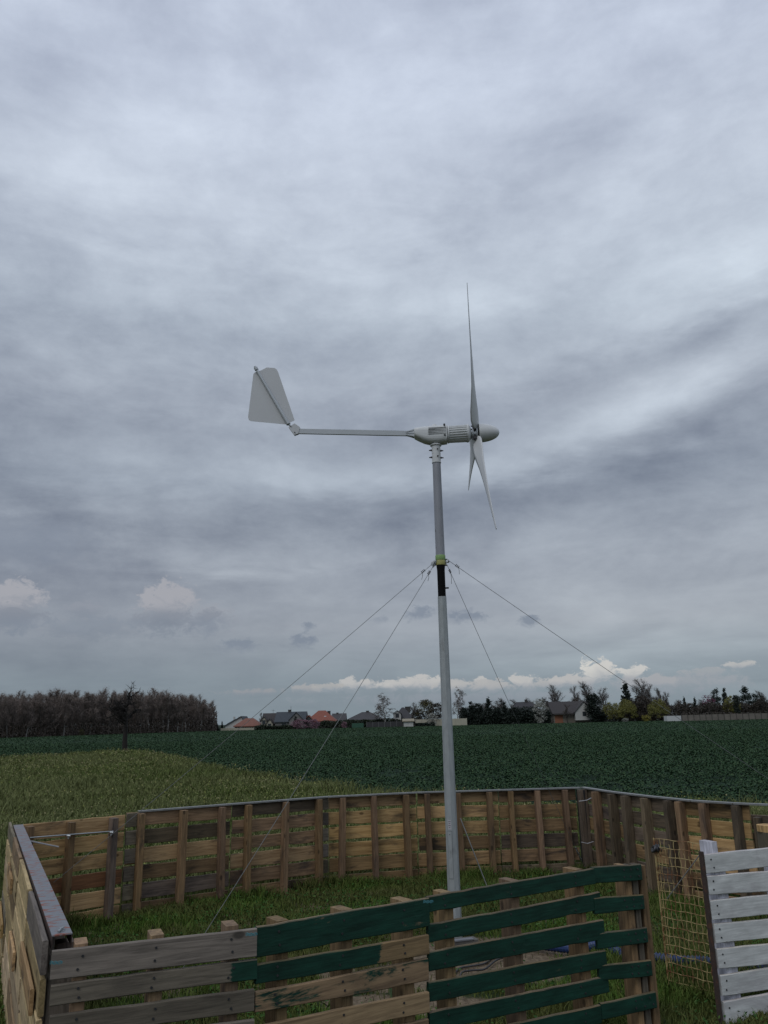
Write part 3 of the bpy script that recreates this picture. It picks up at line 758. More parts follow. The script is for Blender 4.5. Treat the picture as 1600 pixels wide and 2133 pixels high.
# white pallet
W0, W1 = T(1468, 1780, .9), T(1602, 1765, .9); wd = (W1 - W0)[:2]; wd /= np.linalg.norm(wd); W2_ = np.array([W0[0] + wd[0] * 1.1, W0[1] + wd[1] * 1.1, .9])
e = front_pallet(W0, W2_, [
    zb_((1210, 535, 655), (1900, 462, 575), 1060, 1600, 'white', .004), zb_((1228, 668, 787), (1900, 612, 745), 1060, 1600, 'white'),
    zb_((1246, 820, 942), (1900, 755, 872), 1060, 1600, 'white'), zb_((1267, 962, 1086), (1900, 902, 1025), 1060, 1600, 'white'),
    zb_((1286, 1118, 1243), (1900, 1050, 1180), 1060, 1600, 'white'), zb_((1308, 1282, 1412), (1900, 1190, 1325), 1060, 1600, 'white'), zb_((1328, 1445, 1600), (1900, 1340, 1475), 1060, 1600, 'white')],
    [(1478, 1752, .045, 'bare')], 'white painted pallet beside the yellow wire mesh gate', 'bare')
for c in e.children:
    if c.name.startswith('stringer'): c.data.materials[0] = WD['whitez']
for s in (.10, .55, 1.0): put_stringer(e, s + .03, .075, -.03, .86, .0225, .10, WD['whitez'])
mb = MB(); mb.box((-.016, .002, 0), (-.003, .03, .915)); o = mb.build('edge_post', M['rust'], e)

# yellow crimped mesh gate
G0, G1 = T(1463, 1756, .9), T(1364, 1745, .9)
th, L = frame_of(G0, G1)
e = empty('mesh_gate', (G0[0], G0[1], 0), th, 'yellow rusty crimped wire mesh panel standing between the green and white pallets', 'gate')
zb0, ztp = .06, .895; nv, nh = 10, 16; mb = MB()
zz = np.linspace(zb0, ztp, 130)
for i in range(nv + 1):
    x = L * i / nv
    mb.tube(np.stack([np.full(130, x) + .0020 * np.sin(zz * nh / (ztp - zb0) * math.pi + (i % 2) * math.pi), .0030 * np.sin(zz * nh / (ztp - zb0) * math.pi + (i % 2) * math.pi), zz - .03 * rng.random() * (i % 3 == 1)], 1), .0024, 5)
mb.build('upright_wires', M['mesh'], e, True)
mb = MB(); xx = np.linspace(-.01, L + .01, 70)
for j in range(nh + 1):
    z = zb0 + (ztp - zb0) * j / nh
    mb.tube(np.stack([xx, .0030 * np.sin(xx / L * nv * math.pi + (j % 2) * math.pi + 1.5), np.full(70, z) + .002 * np.sin(xx * 40 + j)], 1), .0024, 5)
mb.build('cross_wires', M['mesh'], e, True)
mb = MB(); mb.tube([(L + .004, .006, zb0 - .02), (L + .006, .006, ztp + .004)], .0045, 6); mb.tube([(L - .012, -.006, zb0 - .01), (L - .010, -.006, ztp)], .003, 6)
mb.build('edge_rod', M['mesh'], e, True)
# lump of strap and rag tied at its corner
q0 = T(1366, 1769, .83) ; q0 = P(1368, 1768, float(G1[1])); mb = MB()
a = np.arange(14) * 2 * math.pi / 14
for k_ in range(4):
    c = q0 + np.array([.012 * k_ - .02, .0, .004 * (k_ % 2)]); mb.tube([c + np.array([.008 * math.sin(t + k_), .022 * math.cos(t), .018 * math.sin(t)]) for t in np.linspace(0, 6.3, 12)], .008, 6)
mb.tube([q0, q0 + (.04, -.01, .012), q0 + (.09, -.012, .008)], .0025, 5)
tag(mb.build('tie_strap', M['bolt'], None, True), 'dark knotted strap tied round the top left corner of the yellow mesh', 'strap')
mb = MB(); a_, b_ = P(1461, 1776, float(G0[1]) - .03), P(1390, 1872, float(G1[1]) - .05); mb.tube([a_, b_], .0032, 6)
tag(mb.build('stay_rod', M['rail'], None, True), 'thin pale rod slanting across the yellow wire mesh', 'rod')

# blue ties at the joints of the front fence
for (x, y, lab) in [(524, 1946, 'blue green wire tie joining the grey and the green boards of the front fence'), (117, 2005, 'blue wire tie at the front left corner of the pen'), (892, 1878, 'green wire tie between the two green painted pallets')]:
    p = T(x, y, .9); p = P(x, y, float(p[1]) - .03) if x != 117 else P(x, y, 3.12); mb = MB()
    for k_ in range(3): mb.tube([p + (t * .022, .0 - .004 * math.cos(t * 2), .002 * math.sin(9 * t + k_) + .0035 * (k_ - 1)) for t in np.linspace(-1, 1, 9)], .0013, 5)
    tag(mb.build('wire_tie', M['bluetie']), lab, 'wire tie', 'wire ties of the front fence')

# ------------------------------------------------------------------ wind turbine
MX, MY = T(950, 1957)[:2]


def mz(y, x=918): return float(P(x, y, MY)[2])


tb = empty('wind_turbine', (MX, MY, 0), 0, 'small three bladed wind turbine with a tail vane on a guyed grey mast', 'wind turbine')


def ringz(r, z, n=20, cx=0, cy=0): a = np.arange(n) * 2 * math.pi / n; return np.stack([cx + r * np.cos(a), cy + r * np.sin(a), np.full(n, z)], 1)


z1, z2, z3, z4, z5, z6 = mz(1243), mz(1176), mz(1157), mz(1160), mz(964), mz(929)
mb = MB(); mb.loft([ringz(.052, 0, 8), ringz(.0515, .30, 8), ringz(.038, z1, 8)]); mb.build('lower_column', M['steel'], tb)
mb = MB(); mb.loft([ringz(.0335, z1 - .02), ringz(.0345, z1), ringz(.0345, z2 - .05), ringz(.040, z2)]); mb.tube([(.03, -.005, z1 + .075), (.062, -.01, z1 + .075)], .007, 8); o = mb.build('black_sleeve', M['black'], tb, True)
mb = MB(); mb.loft([ringz(.041, z2 + .03), ringz(.0375, z5)]); mb.build('upper_pipe', M['upper'], tb, True)
mb = MB(); h = (z3 - z2); mb.loft([ringz(.0415, z2 - .006), ringz(.043, z2), ringz(.043, z2 + h * .42), ringz(.0415, z2 + h * .45)]); mb.build('olive_band', M['olive'], tb, True)
mb = MB(); mb.loft([ringz(.0435, z2 + h * .46), ringz(.045, z2 + h * .5), ringz(.045, z2 + h * .95), ringz(.0435, z2 + h)]); mb.build('lime_band', M['lime'], tb, True)
mb = MB(); mb.loft([ringz(.0425, z5 - .002), ringz(.0425, z5 + .004), ringz(.0405, z5 + .0045), ringz(.0405, z6), ringz(.052, z6 + .002), ringz(.052, z6 + .012)], cap=True); mb.build('neck_sleeve', M['white'], tb)
for zf in (.30, .72):
    z = z5 + (z6 - z5) * zf
    for sx_, sy_ in ((1, -.25), (-1, -.1)):
        mb = MB(); a_ = np.array([sx_ * .034, sy_ * .045, z - .004 * sx_]); mb.tube([a_, a_ + (sx_ * .018, 0, 0)], .009, 8); mb.tube([a_ + (sx_ * .010, 0, 0), a_ + (sx_ * .032, 0, -.001)], .0055, 8); mb.build('clamp_bolt', M['bolt'], tb, True)
    mb = MB(); mb.tube([(.012, -.036, z + .005), (.012, -.048, z + .005)], .0075, 8); mb.build('clamp_bolt', M['bolt'], tb, True)
# hatch and sticker low on the column: the octagon face turned to the camera
ang = math.atan2(-MY, -MX); face = round((ang - math.pi / 8) / (math.pi / 4)) * math.pi / 4 + math.pi / 8


def on_face(dz, up, w, h, t, r):
    n = np.array([math.cos(face), math.sin(face), 0]); s = np.array([-n[1], n[0], 0]); ap = r * math.cos(math.pi / 8)
    c = n * ap + np.array([0, 0, dz]); v = []
    for d_ in (.0002, t):
        for (a_, b_) in ((-w, -h), (w, -h), (w, h), (-w, h)): v.append(c + s * a_ + np.array([0, 0, b_]) + n * d_)
    return v


BF = [(0, 3, 2, 1), (4, 5, 6, 7), (0, 1, 5, 4), (1, 2, 6, 5), (2, 3, 7, 6), (3, 0, 4, 7)]
zc = (mz(1730, 945) + mz(1828, 945)) / 2; hh = (mz(1730, 945) - mz(1828, 945)) / 2


def colr_(z): return .0515 + (.038 - .0515) * (z - .3) / (z1 - .3)


mb = MB(); mb.add(on_face(zc, 0, .0165, hh, .003, colr_(zc) + .0006), BF); hd = mb.build('service_hatch', M['steel'], tb)
mb = MB(); mb.add(on_face(zc, 0, .0180, hh + .003, .0012, colr_(zc) + .0006), BF); mb.build('hatch_seam', M['dark'], hd)
mb = MB(); v = on_face(zc + hh * .86, 0, .003, .003, .006, colr_(zc)); mb.add(v, BF); mb.build('hatch_screw', M['bolt'], hd)
zs_ = (mz(1706, 945) + mz(1727, 945)) / 2
mb = MB(); mb.add(on_face(zs_, 0, .014, .036, .0022, colr_(zs_)), BF); st_ = mb.build('sticker', M['sticker'], tb)
mb = MB()
for k_, wl in enumerate((.011, .007, .010, .006)): mb.add(on_face(zs_ + .024 - k_ * .015, 0, wl, .0022, .0032, colr_(zs_)), BF)
mb.build('printing', M['print'], st_)

# head: x along the shaft towards the spinner
YAW = -.0357; AX = np.array([math.cos(YAW), math.sin(YAW), 0.0]); SD = np.array([-math.sin(YAW), math.cos(YAW), 0.0])
TAN = math.tan(R(.6))


def hp(px, py):                  # photo pixel -> (along shaft, height) in the upright plane of the shaft
    A = np.array([MX, MY]); r = ray(px, py); t = (SD[:2] @ (A - CAMP[:2])) / (SD[:2] @ r[:2]); p = CAMP + r * t
    return float((p[:2] - A) @ AX[:2]), float(p[2])


head = empty('head_frame', (0, 0, 0))
bpy.data.objects.remove(head)


def h3(u, v, s=0.0): return AX * u + SD * s + np.array([0, 0, v])      # in turbine space


def hring(u, zc_, ry, rz, n=24, p=2.6, flatb=0.0):
    a = np.arange(n) * 2 * math.pi / n; c, s = np.cos(a), np.sin(a)
    y = np.sign(c) * np.abs(c) ** (2 / p) * ry; z = np.sign(s) * np.abs(s) ** (2 / p) * rz
    return AX * u + SD * y[:, None] + np.array([0, 0, 1]) * (zc_ + z)[:, None]


def prof(px, pt, pb):
    u, zt = hp(px, pt); u2, zb = hp(px, pb); return (u + u2) / 2, (zt + zb) / 2, (zt - zb) / 2


mb = MB(); rings = []
for px, pt, pb, k_ in [(862.6, 896, 911, .7), (863.5, 893.6, 913, .85), (872, 892.3, 917.5, .9), (884, 890.6, 923, .92), (896, 889.4, 925.8, .95), (912, 888.2, 926.0, .98), (926, 887.3, 924.4, 1), (931.0, 887, 923.6, 1)]:
    u, c, r_ = prof(px, pt, pb); rings.append(hring(u, c, .078 * k_, r_, 28, 3.2))
mb.loft(rings); pod = mb.build('nacelle_pod', M['white'], tb, False)
# louvres on the visible flank of the pod
mb = MB()
for k_ in range(5):
    y = 897.4 + k_ * 3.1; (u0, v0), (u1, v1) = hp(892, y), hp(929, y)
    for sgn in (-1, 1):
        f0, f1 = .0735 * sgn, .0792 * sgn
        mb.add([h3(u0, v0 - .0016, f0), h3(u1, v0 - .0016, f0), h3(u1, v0 + .0016, f0), h3(u0, v0 + .0016, f0), h3(u0, v0 - .0016, f1), h3(u1, v0 - .0016, f1), h3(u1, v0 + .0016, f1), h3(u0, v0 + .0016, f1)], BF)
mb.build('louvres', M['louvre'], pod)
mb = MB()
for px, py in ((925, 890.5), (926, 912)):
    u, v = hp(px, py)
    for sgn in (-1, 1): mb.tube([h3(u, v, .070 * sgn), h3(u, v, .0795 * sgn)], .010, 10)
mb.build('pod_screws', M['dark'], pod)
u, v = hp(905.5, 889)
mb = MB(); mb.loft([AX * (u + q_) * 0 + ringz(r0, z_, 16) + AX * u for r0, z_, q_ in ((.030, v - .012, 0), (.030, v + .004, 0), (.026, v + .014, 0), (.017, v + .021, 0), (.006, v + .024, 0))]); mb.build('top_dome', M['white'], pod, True)
# generator with cooling fins
u0, c0, r0 = prof(932.5, 888.0, 922.6); u1, c1, r1 = prof(975, 884.8, 920.6)
rr = (r0 + r1) / 2
mb = MB()


def gear(u, c, r, d, n=22):
    a = np.arange(n * 4) * 2 * math.pi / (n * 4); rad = np.where((np.arange(n * 4) % 4) < 2, r, r - d)
    return AX * u + SD * (np.cos(a) * rad)[:, None] + np.array([0, 0, 1]) * (c + np.sin(a) * rad)[:, None]


mb.loft([gear(u0 + .012, c0 + .0, r0 * .97, .0075), gear(u1 - .012, c1, r1 * .97, .0075)]); mb.build('generator', M['white'], tb)
mb = MB(); mb.loft([hring(u0 - .002, c0, r0, r0, 28, 2.2), hring(u0 + .012, c0, r0, r0, 28, 2.2)]); mb.build('rear_flange', M['white'], tb)
mb = MB(); mb.loft([hring(u1 - .012, c1, r1, r1, 28, 2.2), hring(u1, c1, r1, r1, 28, 2.2), hring(u1 + .010, c1, r1 * .93, r1 * .93, 28, 2.1), hring(u1 + .026, c1, r1 * .55, r1 * .55, 28, 2), hring(u1 + .03, c1, r1 * .4, r1 * .4, 28, 2)]); mb.build('front_flange', M['white'], tb)
# hub, bolts, spinner, blades
hu, hz_ = hp(988.2, 904.3)
TLT = R(2.52); AXR = np.array([math.cos(YAW) * math.cos(TLT), math.sin(YAW) * math.cos(TLT), math.sin(TLT)])
hc = h3(hu, hz_)
mb = MB(); mb.loft([hring(u1 + .02, hz_, .022, .022, 16, 2), hring(hu - .02, hz_, .022, .022, 16, 2), hring(hu - .0195, hz_, .055, .055, 16, 2), hring(hu - .012, hz_, .055, .055, 16, 2), hring(hu - .0115, hz_, .03, .03, 16, 2), hring(hu + .018, hz_, .03, .03, 16, 2), hring(hu + .0185, hz_, .06, .06, 16, 2), hring(hu + .026, hz_, .06, .06, 16, 2)])
hub = mb.build('hub', M['boom'], tb)
PHI = R(-23.87); CONE = R(1.01)
wv = SD; uv_ = np.cross(AXR, wv); uv_ = uv_ * np.sign(uv_[2])
for k_ in range(3):
    a = PHI + k_ * 2 * math.pi / 3
    rad = (uv_ * math.cos(a) + wv * math.sin(a)) * math.cos(CONE) + AXR * math.sin(CONE); tang = np.cross(AXR, rad); tang /= np.linalg.norm(tang); axl = np.cross(rad, tang)
    mb = MB(); rings = []; RB = 1.358
    for t in [0, .015, .03, .06, .12, .2, .3, .42, .55, .68, .8, .9, .97, 1.0]:
        r_ = .055 + (RB - .055) * t
        ch_ = np.interp(t, [0, .03, .08, .2, .5, .8, .97, 1], [.060, .12, .158, .142, .092, .058, .040, .018]); tw = R(np.interp(t, [0, .1, .3, .6, 1], [38, 33, 17, 7, 2])); tk = np.interp(t, [0, .05, .3, 1], [.022, .018, .013, .004])
        xs = np.array([0, .06, .18, .35, .6, .82, 1, .82, .6, .35, .18, .06]); ys = np.array([0, .6, .95, 1, .7, .3, 0, -.12, -.22, -.30, -.32, -.25]) * tk
        cx = (xs - .35) * ch_
        ct, st2 = math.cos(tw), math.sin(tw)
        off = -axl * (.010 * t) + axl * (.020 * (1 - t) ** 2)
        rings.append(hc + rad * r_ + off + (cx * ct)[:, None] * tang * BSG + (cx * st2)[:, None] * axl * 1.0 + (ys * -st2 * BSG)[:, None] * tang + (ys * ct)[:, None] * axl) if False else rings.append(
            hc + rad * r_ + off + cx[:, None] * (tang * ct - axl * st2) + ys[:, None] * (axl * ct + tang * st2))
    mb.loft(rings); bl = mb.build('blade', M['blade'], tb, True)
    mb = MB(); mb.tube([hc + rad * .02 + axl * .0, hc + rad * .085], .017, 8)
    for f in (.045, .075): mb.tube([hc + rad * f - axl * .03, hc + rad * f + axl * .032], .0065, 6)
    mb.build('blade_clamp', M['bolt'], bl)
rings = []; su, sz = hp(1000, 901); su1, _ = hp(1040.3, 899); sr = .088; sz = hz_ + .0085
mb = MB()
for f in np.linspace(0, 1, 14):
    ff = math.sin(f * math.pi / 2); r_ = sr * (1 - ff ** 2.15) ** .5 if ff < .9999 else .002
    rings.append(hring(su - .012 + (su1 - su + .012) * ff, sz, r_, r_, 32, 2))
mb.loft(rings); sp = mb.build('spinner', M['white'], tb, True)
mb = MB(); mb.loft([hring(su - .017, sz, sr * .97, sr * .97, 32, 2), hring(su - .0125, sz, sr * .985, sr * .985, 32, 2)]); mb.build('back_plate', M['dark'], sp)
# tail boom
mb = MB(); (ua, va), (ub, vb) = hp(614, 898.5), hp(852, 903.2)
hw, hv = .011, .0235
v = [h3(u_, v_ + dz_, s_) for u_, v_ in ((ua, va), (ub, vb)) for s_, dz_ in ((-hw, -hv), (hw, -hv), (hw, hv), (-hw, hv))]
mb.add(v, [(0, 1, 2, 3), (7, 6, 5, 4), (0, 4, 5, 1), (1, 5, 6, 2), (2, 6, 7, 3), (3, 7, 4, 0)]); mb.build('tail_boom', M['boom'], tb)
(uc, vc) = hp(863, 903.3)
mb = MB()
for s_ in (-.020, .020):
    for dv in (-.030, 0, .030):
        mb.add([h3(ub - .03, vb + dv * .45 - .004, s_ * .8), h3(uc + .002, vc + dv - .006, s_ * 1.4), h3(uc + .002, vc + dv + .006, s_ * 1.4), h3(ub - .03, vb + dv * .45 + .004, s_ * .8),
                h3(ub - .03, vb + dv * .45 - .004, s_ * .45), h3(uc + .002, vc + dv - .006, s_ * .8), h3(uc + .002, vc + dv + .006, s_ * .8), h3(ub - .03, vb + dv * .45 + .004, s_ * .45)], BF)
mb.loft([np.array([h3(u_, v_ + dz_, s_) for s_, dz_ in ((-w_, -h_), (w_, -h_), (w_, h_), (-w_, h_))]) for u_, v_, w_, h_ in ((ub - .02, vb, .010, .020), (uc - .012, vc, .022, .036), (uc + .004, vc, .026, .040))])
mb.build('boom_bracket', M['boom'], tb)
# hinge bracket
mb = MB(); poly = [(601.5, 891), (614, 883), (625.5, 891), (622, 904), (613.5, 907.2)]
for s_ in (-.016, .013):
    vv = [h3(*hp(x, y), s_) for x, y in poly] + [h3(*hp(x, y), s_ + .004) for x, y in poly]; n = len(poly)
    mb.add(vv, [tuple(range(n)), tuple(range(2 * n - 1, n - 1, -1))] + [(i, i + n, (i + 1) % n + n, (i + 1) % n) for i in range(n)])
for x, y in ((606.5, 889.5), (614.5, 902)): mb.tube([h3(*hp(x, y), -.022), h3(*hp(x, y), .022)], .0055, 8, 1)
mb.build('vane_hinge', [M['vane'], M['bolt']], tb)
# vane and its rod
poly = [(527.5, 777.5), (531, 774.5), (545, 770), (555.5, 764.3), (571, 765.5), (575.5, 768), (579, 774), (613.5, 874.5), (604, 879), (600, 883.5), (522.5, 876.3), (518, 874), (516.3, 868)]
mb = MB(); n = len(poly); vv = [h3(*hp(x, y), .010) for x, y in poly] + [h3(*hp(x, y), .0125) for x, y in poly]
mb.add(vv, [tuple(range(n)), tuple(range(2 * n - 1, n - 1, -1))] + [(i, i + n, (i + 1) % n + n, (i + 1) % n) for i in range(n)]); mb.build('tail_vane', M['vane'], tb)
mb = MB(); a_, b_ = h3(*hp(534, 769), -.006), h3(*hp(600, 882), -.006)
mb.tube([a_, b_], [.0125, .017], 12); mb.tube([b_, b_ + (b_ - a_) * .02], .021, 12)
mb.tube([a_ - (b_ - a_) * .02, a_ + (b_ - a_) * .02], .019, 10); mb.tube([a_ - (b_ - a_) * .045, a_ - (b_ - a_) * .02], .011, 8)
b2 = h3(*hp(611, 895), 0); mb.tube([b_, b2], .010, 8)
mb.build('vane_rod', M['boom'], tb, True)

# guy wires
CZ = mz(1168)
GW = 'guy wires holding the mast'
wires = [((898, 1177), (112, 1838), 7.0, 'thin guy wire running from the mast collar to the back left corner of the pen', (889, 1184)),
         ((901, 1182), None, None, 'thin guy wire running from the mast collar down towards the front left of the pen', (899, 1187)),
         ((932, 1178), (1211, 1792), None, 'thin guy wire running from the mast collar to the back right corner post', (936, 1184)),
         ((935, 1168), (1950, 1855), None, 'thin guy wire running from the mast collar out of the photo to the right', (947, 1171))]
for i, (a_, b_, Yb, lab, cl) in enumerate(wires):
    a3 = P(a_[0], a_[1], MY)
    if i == 0: b3 = P(b_[0], b_[1], Yb)
    elif i == 1: b3 = T(352, 2062, .03)
    elif i == 2: q = T(1206, 1641, .9); b3 = P(b_[0], b_[1], float(q[1]) - .16)
    else: b3 = T(b_[0], b_[1], .1)
    e = empty('guy_wire', a3, 0, lab, 'guy wire', GW); d = b3 - a3; Ld = np.linalg.norm(d); dn = d / Ld
    dh = np.array([d[0], d[1], 0]) / np.hypot(d[0], d[1])
    anchor = np.array([MX, MY, CZ]) + dh * .043 - a3
    ts = np.linspace(0, 1, 24); sag = -.02 * 4 * ts * (1 - ts)
    mb = MB(); mb.tube(d[None, :] * ts[:, None] + np.array([0, 0, 1])[None, :] * sag[:, None], .0022, 6); mb.build('wire', M['wire'], e, True)
    mb = MB(); lp = [anchor + (0 - anchor) * t + np.array([0, 0, .012 * math.sin(t * math.pi)]) for t in np.linspace(0, 1, 6)]
    lp2 = [anchor + (0 - anchor) * t - np.array([0, 0, .012 * math.sin(t * math.pi)]) for t in np.linspace(0, 1, 6)]
    mb.tube(lp, .005, 6); mb.tube(lp2, .005, 6); sidev = np.cross(dn, [0, 0, 1]); sidev /= np.linalg.norm(sidev); upv = np.cross(sidev, dn)
    for r_ in (.016,): mb.tube([anchor * .5 + upv * r_ * math.sin(t) * .9 + dn * r_ * 1.3 * math.cos(t) for t in np.linspace(0, 6.4, 12)], .0045, 6)
    mb.build('shackle', M['zinc'], e, True)
    mb = MB(); s0 = .05 if i in (1, 2) else .075
    for k_ in range(3):
        c = dn * (s0 + .014 * k_); mb.tube([c - upv * .006, c + upv * .014], .0036, 6); mb.tube([c - upv * .005 - sidev * .007, c - upv * .005 + sidev * .007], .004, 6)
    mb.build('wire_clip', M['bolt'], e, True)
    mb = MB(); c = dn * (s0 + .03); mb.tube([c, c + (0.004, 0, -.03), c + (-.006 if i < 2 else .004, 0, -.062 if i != 2 else -.10)], .0022, 5); mb.build('wire_tail', M['wire'], e, True)
    if i == 2:
        mb = MB()
        for k_ in range(5):
            c = d - dn * (.02 + .045 * k_); mb.tube([c + dn * .018 * math.cos(t) + (upv if k_ % 2 else sidev) * .010 * math.sin(t) for t in np.linspace(0, 6.3, 12)], .0038, 6)
        mb.build('chain', M['zinc'], e, True)

# ------------------------------------------------------------------ small things in the pen
mb = MB(); a_, b_ = P(959, 1704, 8.7), T(1004, 1830, .04); b_[1] = min(b_[1], 8.6); mb.tube([a_, b_], .006, 6)
tag(mb.build('white_rod', M['rail'], None, True), 'thin white rod leaning against the back fence right of the mast', 'rod')
e = empty('fence_pipe', (0, 0, 0), 0, 'thin grey pipe bolted across the golden corner pallet', 'pipe')
mb = MB(); bA, bB = T(30, btop(30), .9), T(262, btop(262), .9)
dA = (bB - bA)[:2] / np.linalg.norm((bB - bA)[:2]); nA = np.array([dA[1], -dA[0]]); oA = bA[:2] + nA * .112; oB = bB[:2] + nA * .112


def onp(x, y):
    s, z = plane_sz(oA, oB, x, y); return np.array([oA[0] + dA[0] * s, oA[1] + dA[1] * s, z])


mb.tube([onp(62, 1745), onp(236, 1731.5)], .0058, 8); mb.build('pipe', M['zinc'], e, True)
for x, y in ((144, 1741), (233, 1734)):
    mb = MB(); c = onp(x, y); mb.tube([c + (-.016, -.009, .004), c + (.016, -.009, .0)], .010, 8); mb.tube([c + (0, -.012, -.01), c + (0, -.012, -.022)], .009, 6); mb.build('bracket', M['zinc'], e)
mb = MB(); mb.tube([onp(64, 1752), onp(122, 1764)], .0065, 5)
tag(mb.build('white_stick', M['sticker'], None), 'short white stick stuck to the golden corner pallet under the pipe', 'stick')
# concrete foot with pale plate by the mast
q = T(966, 1962, .02); th = -.1
e = empty('concrete_block', (q[0], q[1] - .02, 0), .32, 'low concrete block with a pale plate at the foot of the mast', 'concrete block')
mb = MB(); mb.box((-.09, -.05, -.03), (.10, .05, .045)); b = mb.build('block', M['concrete'], e)
mb = MB(); mb.box((-.095, -.056, .0455), (.06, -.012, .055)); mb.build('plate', M['slabpale'], e)
# blue hose
hp_ = [T(1085, 1972, .03), T(1120, 1975, .03), T(1165, 1981, .035), T(1205, 1983, .045), T(1245, 1975, .045), T(1275, 1984, .035), T(1308, 1998, .03), T(1360, 2001, .04), T(1410, 2008, .035), T(1470, 2010, .03), T(1530, 2020, .03), T(1620, 2020, .03), T(1760, 2012, .03)]
hp_ = np.array(hp_); hp_[:, 2] += .022; hp_[:, 1] = np.clip(hp_[:, 1], 5.6, 7.4)
cum = np.r_[0, np.cumsum(np.linalg.norm(np.diff(hp_, axis=0), axis=1))]; tt = np.arange(0, cum[-1], .006)


def cr(t):                      # smooth path through the points
    out = []
    for s in t:
        i = int(np.clip(np.searchsorted(cum, s) - 1, 0, len(cum) - 2)); f = (s - cum[i]) / (cum[i + 1] - cum[i])
        p0, p1, p2, p3 = hp_[max(i - 1, 0)], hp_[i], hp_[i + 1], hp_[min(i + 2, len(cum) - 1)]
        out.append(.5 * (2 * p1 + (p2 - p0) * f + (2 * p0 - 5 * p1 + 4 * p2 - p3) * f * f + (3 * p1 - p0 - 3 * p2 + p3) * f ** 3))
    return np.array(out)


pts = cr(tt); mb = MB(); mb.tube(pts, .029 + .0035 * np.where((np.arange(len(pts)) % 4) < 2, 1, -1), 12)
tag(mb.build('drain_hose', M['hose']), 'blue corrugated plastic hose lying on the ground across the gate gap', 'hose')
mb = MB()
for k_, pp in enumerate([[(938, 2045), (945, 2030), (957, 2016), (985, 2012), (1012, 2007), (1030, 1992), (1060, 1985)], [(955, 2042), (962, 2024), (985, 2021), (1010, 2020), (1035, 1998), (1075, 1988)]]):
    g = np.array([T(x, y, .012 + .01 * k_) for x, y in pp]); t0 = np.arange(len(pp)); t1 = np.linspace(0, len(pp) - 1, 40)
    from_ = np.stack([np.interp(t1, t0, g[:, c]) for c in range(3)], 1)
    kk = np.ones(5) / 5; sm = np.stack([np.convolve(np.pad(from_[:, c], 2, 'edge'), kk, 'valid') for c in range(3)], 1)
    mb.tube(sm, .0065, 6)
tag(mb.build('black_cable', M['cable'], None, True), 'black cable looped over the bare soil in front of the mast', 'cable')
# leek-like plant
q = T(817, 2078, 0); e = empty('leek_plant', (q[0], q[1], 0), 0, 'single upright leek like plant seen through the gap of the front pallet', 'plant')
mb = MB()
for k_ in range(9):
    a = k_ * .75; l_ = rng.uniform(.05, .10); mb.tube([(.004 * math.cos(a), .004 * math.sin(a), 0), (.25 * l_ * math.cos(a), .25 * l_ * math.sin(a), .08), (l_ * .7 * math.cos(a), l_ * .7 * math.sin(a), .14), (l_ * 1.1 * math.cos(a), l_ * 1.1 * math.sin(a), .10)], [.007, .006, .004, .001], 4)
mb.build('leaves', plain('leek_leaf', (.10, .16, .08), .5), e)
# loose wire ends at the corner
for pp, lab in [([(1206, 1669), (1222, 1667), (1232, 1662)], 'short white wire end sticking out of the corner below the fence top'), ([(1211, 1754), (1224, 1757), (1236, 1753)], 'short white wire end sticking out low on the corner pallet')]:
    mb = MB(); mb.tube([P(x, y, 9.1) for x, y in pp], .0035, 5); tag(mb.build('wire_end', M['sticker']), lab, 'wire')
# pale sawn round on the right fence
q = P(1600, 1718, 6.9); mb = MB(); a = np.arange(20) * math.pi / 10
mb.loft([np.stack([q[0] + .085 * np.cos(a) * (1 + .05 * np.sin(3 * a)), q[1] + .085 * np.sin(a), np.full(20, z)], 1) for z in (q[2] - .05, q[2])])
tag(mb.build('sawn_log', WD['goldz']), 'pale sawn log end lying at the right edge behind the white pallet', 'log')
mb = MB(); mb.box((q[0] - .07, q[1] - .07, -.02), (q[0] + .07, q[1] + .07, q[2] - .051)); tag(mb.build('log_stand', WD['greyz']), 'grey wooden block under the sawn log at the right edge', 'wooden block')

# ------------------------------------------------------------------ trees


def seg_tubes(S, sides):
    S = np.asarray(S, float)
    if not len(S): return np.zeros((0, 3)), np.zeros((0, 4), int)
    p0, p1, r0, r1 = S[:, :3], S[:, 3:6], S[:, 6], S[:, 7]; d = p1 - p0; d /= np.linalg.norm(d, axis=1)[:, None] + 1e-9
    u = np.cross(d, np.where(np.abs(d[:, 2:3]) < .9, [[0, 0, 1.]], [[1., 0, 0]])); u /= np.linalg.norm(u, axis=1)[:, None] + 1e-9; v = np.cross(d, u)
    a = np.arange(sides) * 2 * math.pi / sides; n = len(S)
    c = np.cos(a)[None, :, None] * u[:, None, :] + np.sin(a)[None, :, None] * v[:, None, :]
    V = np.concatenate([p0[:, None] + c * r0[:, None, None], p1[:, None] + c * r1[:, None, None]], 1).reshape(-1, 3)
    b = (np.arange(n) * 2 * sides)[:, None]; j = np.arange(sides); j2 = (j + 1) % sides
    F = np.stack([b + j, b + j2, b + j2 + sides, b + j + sides], -1).reshape(-1, 4)
    return V, F


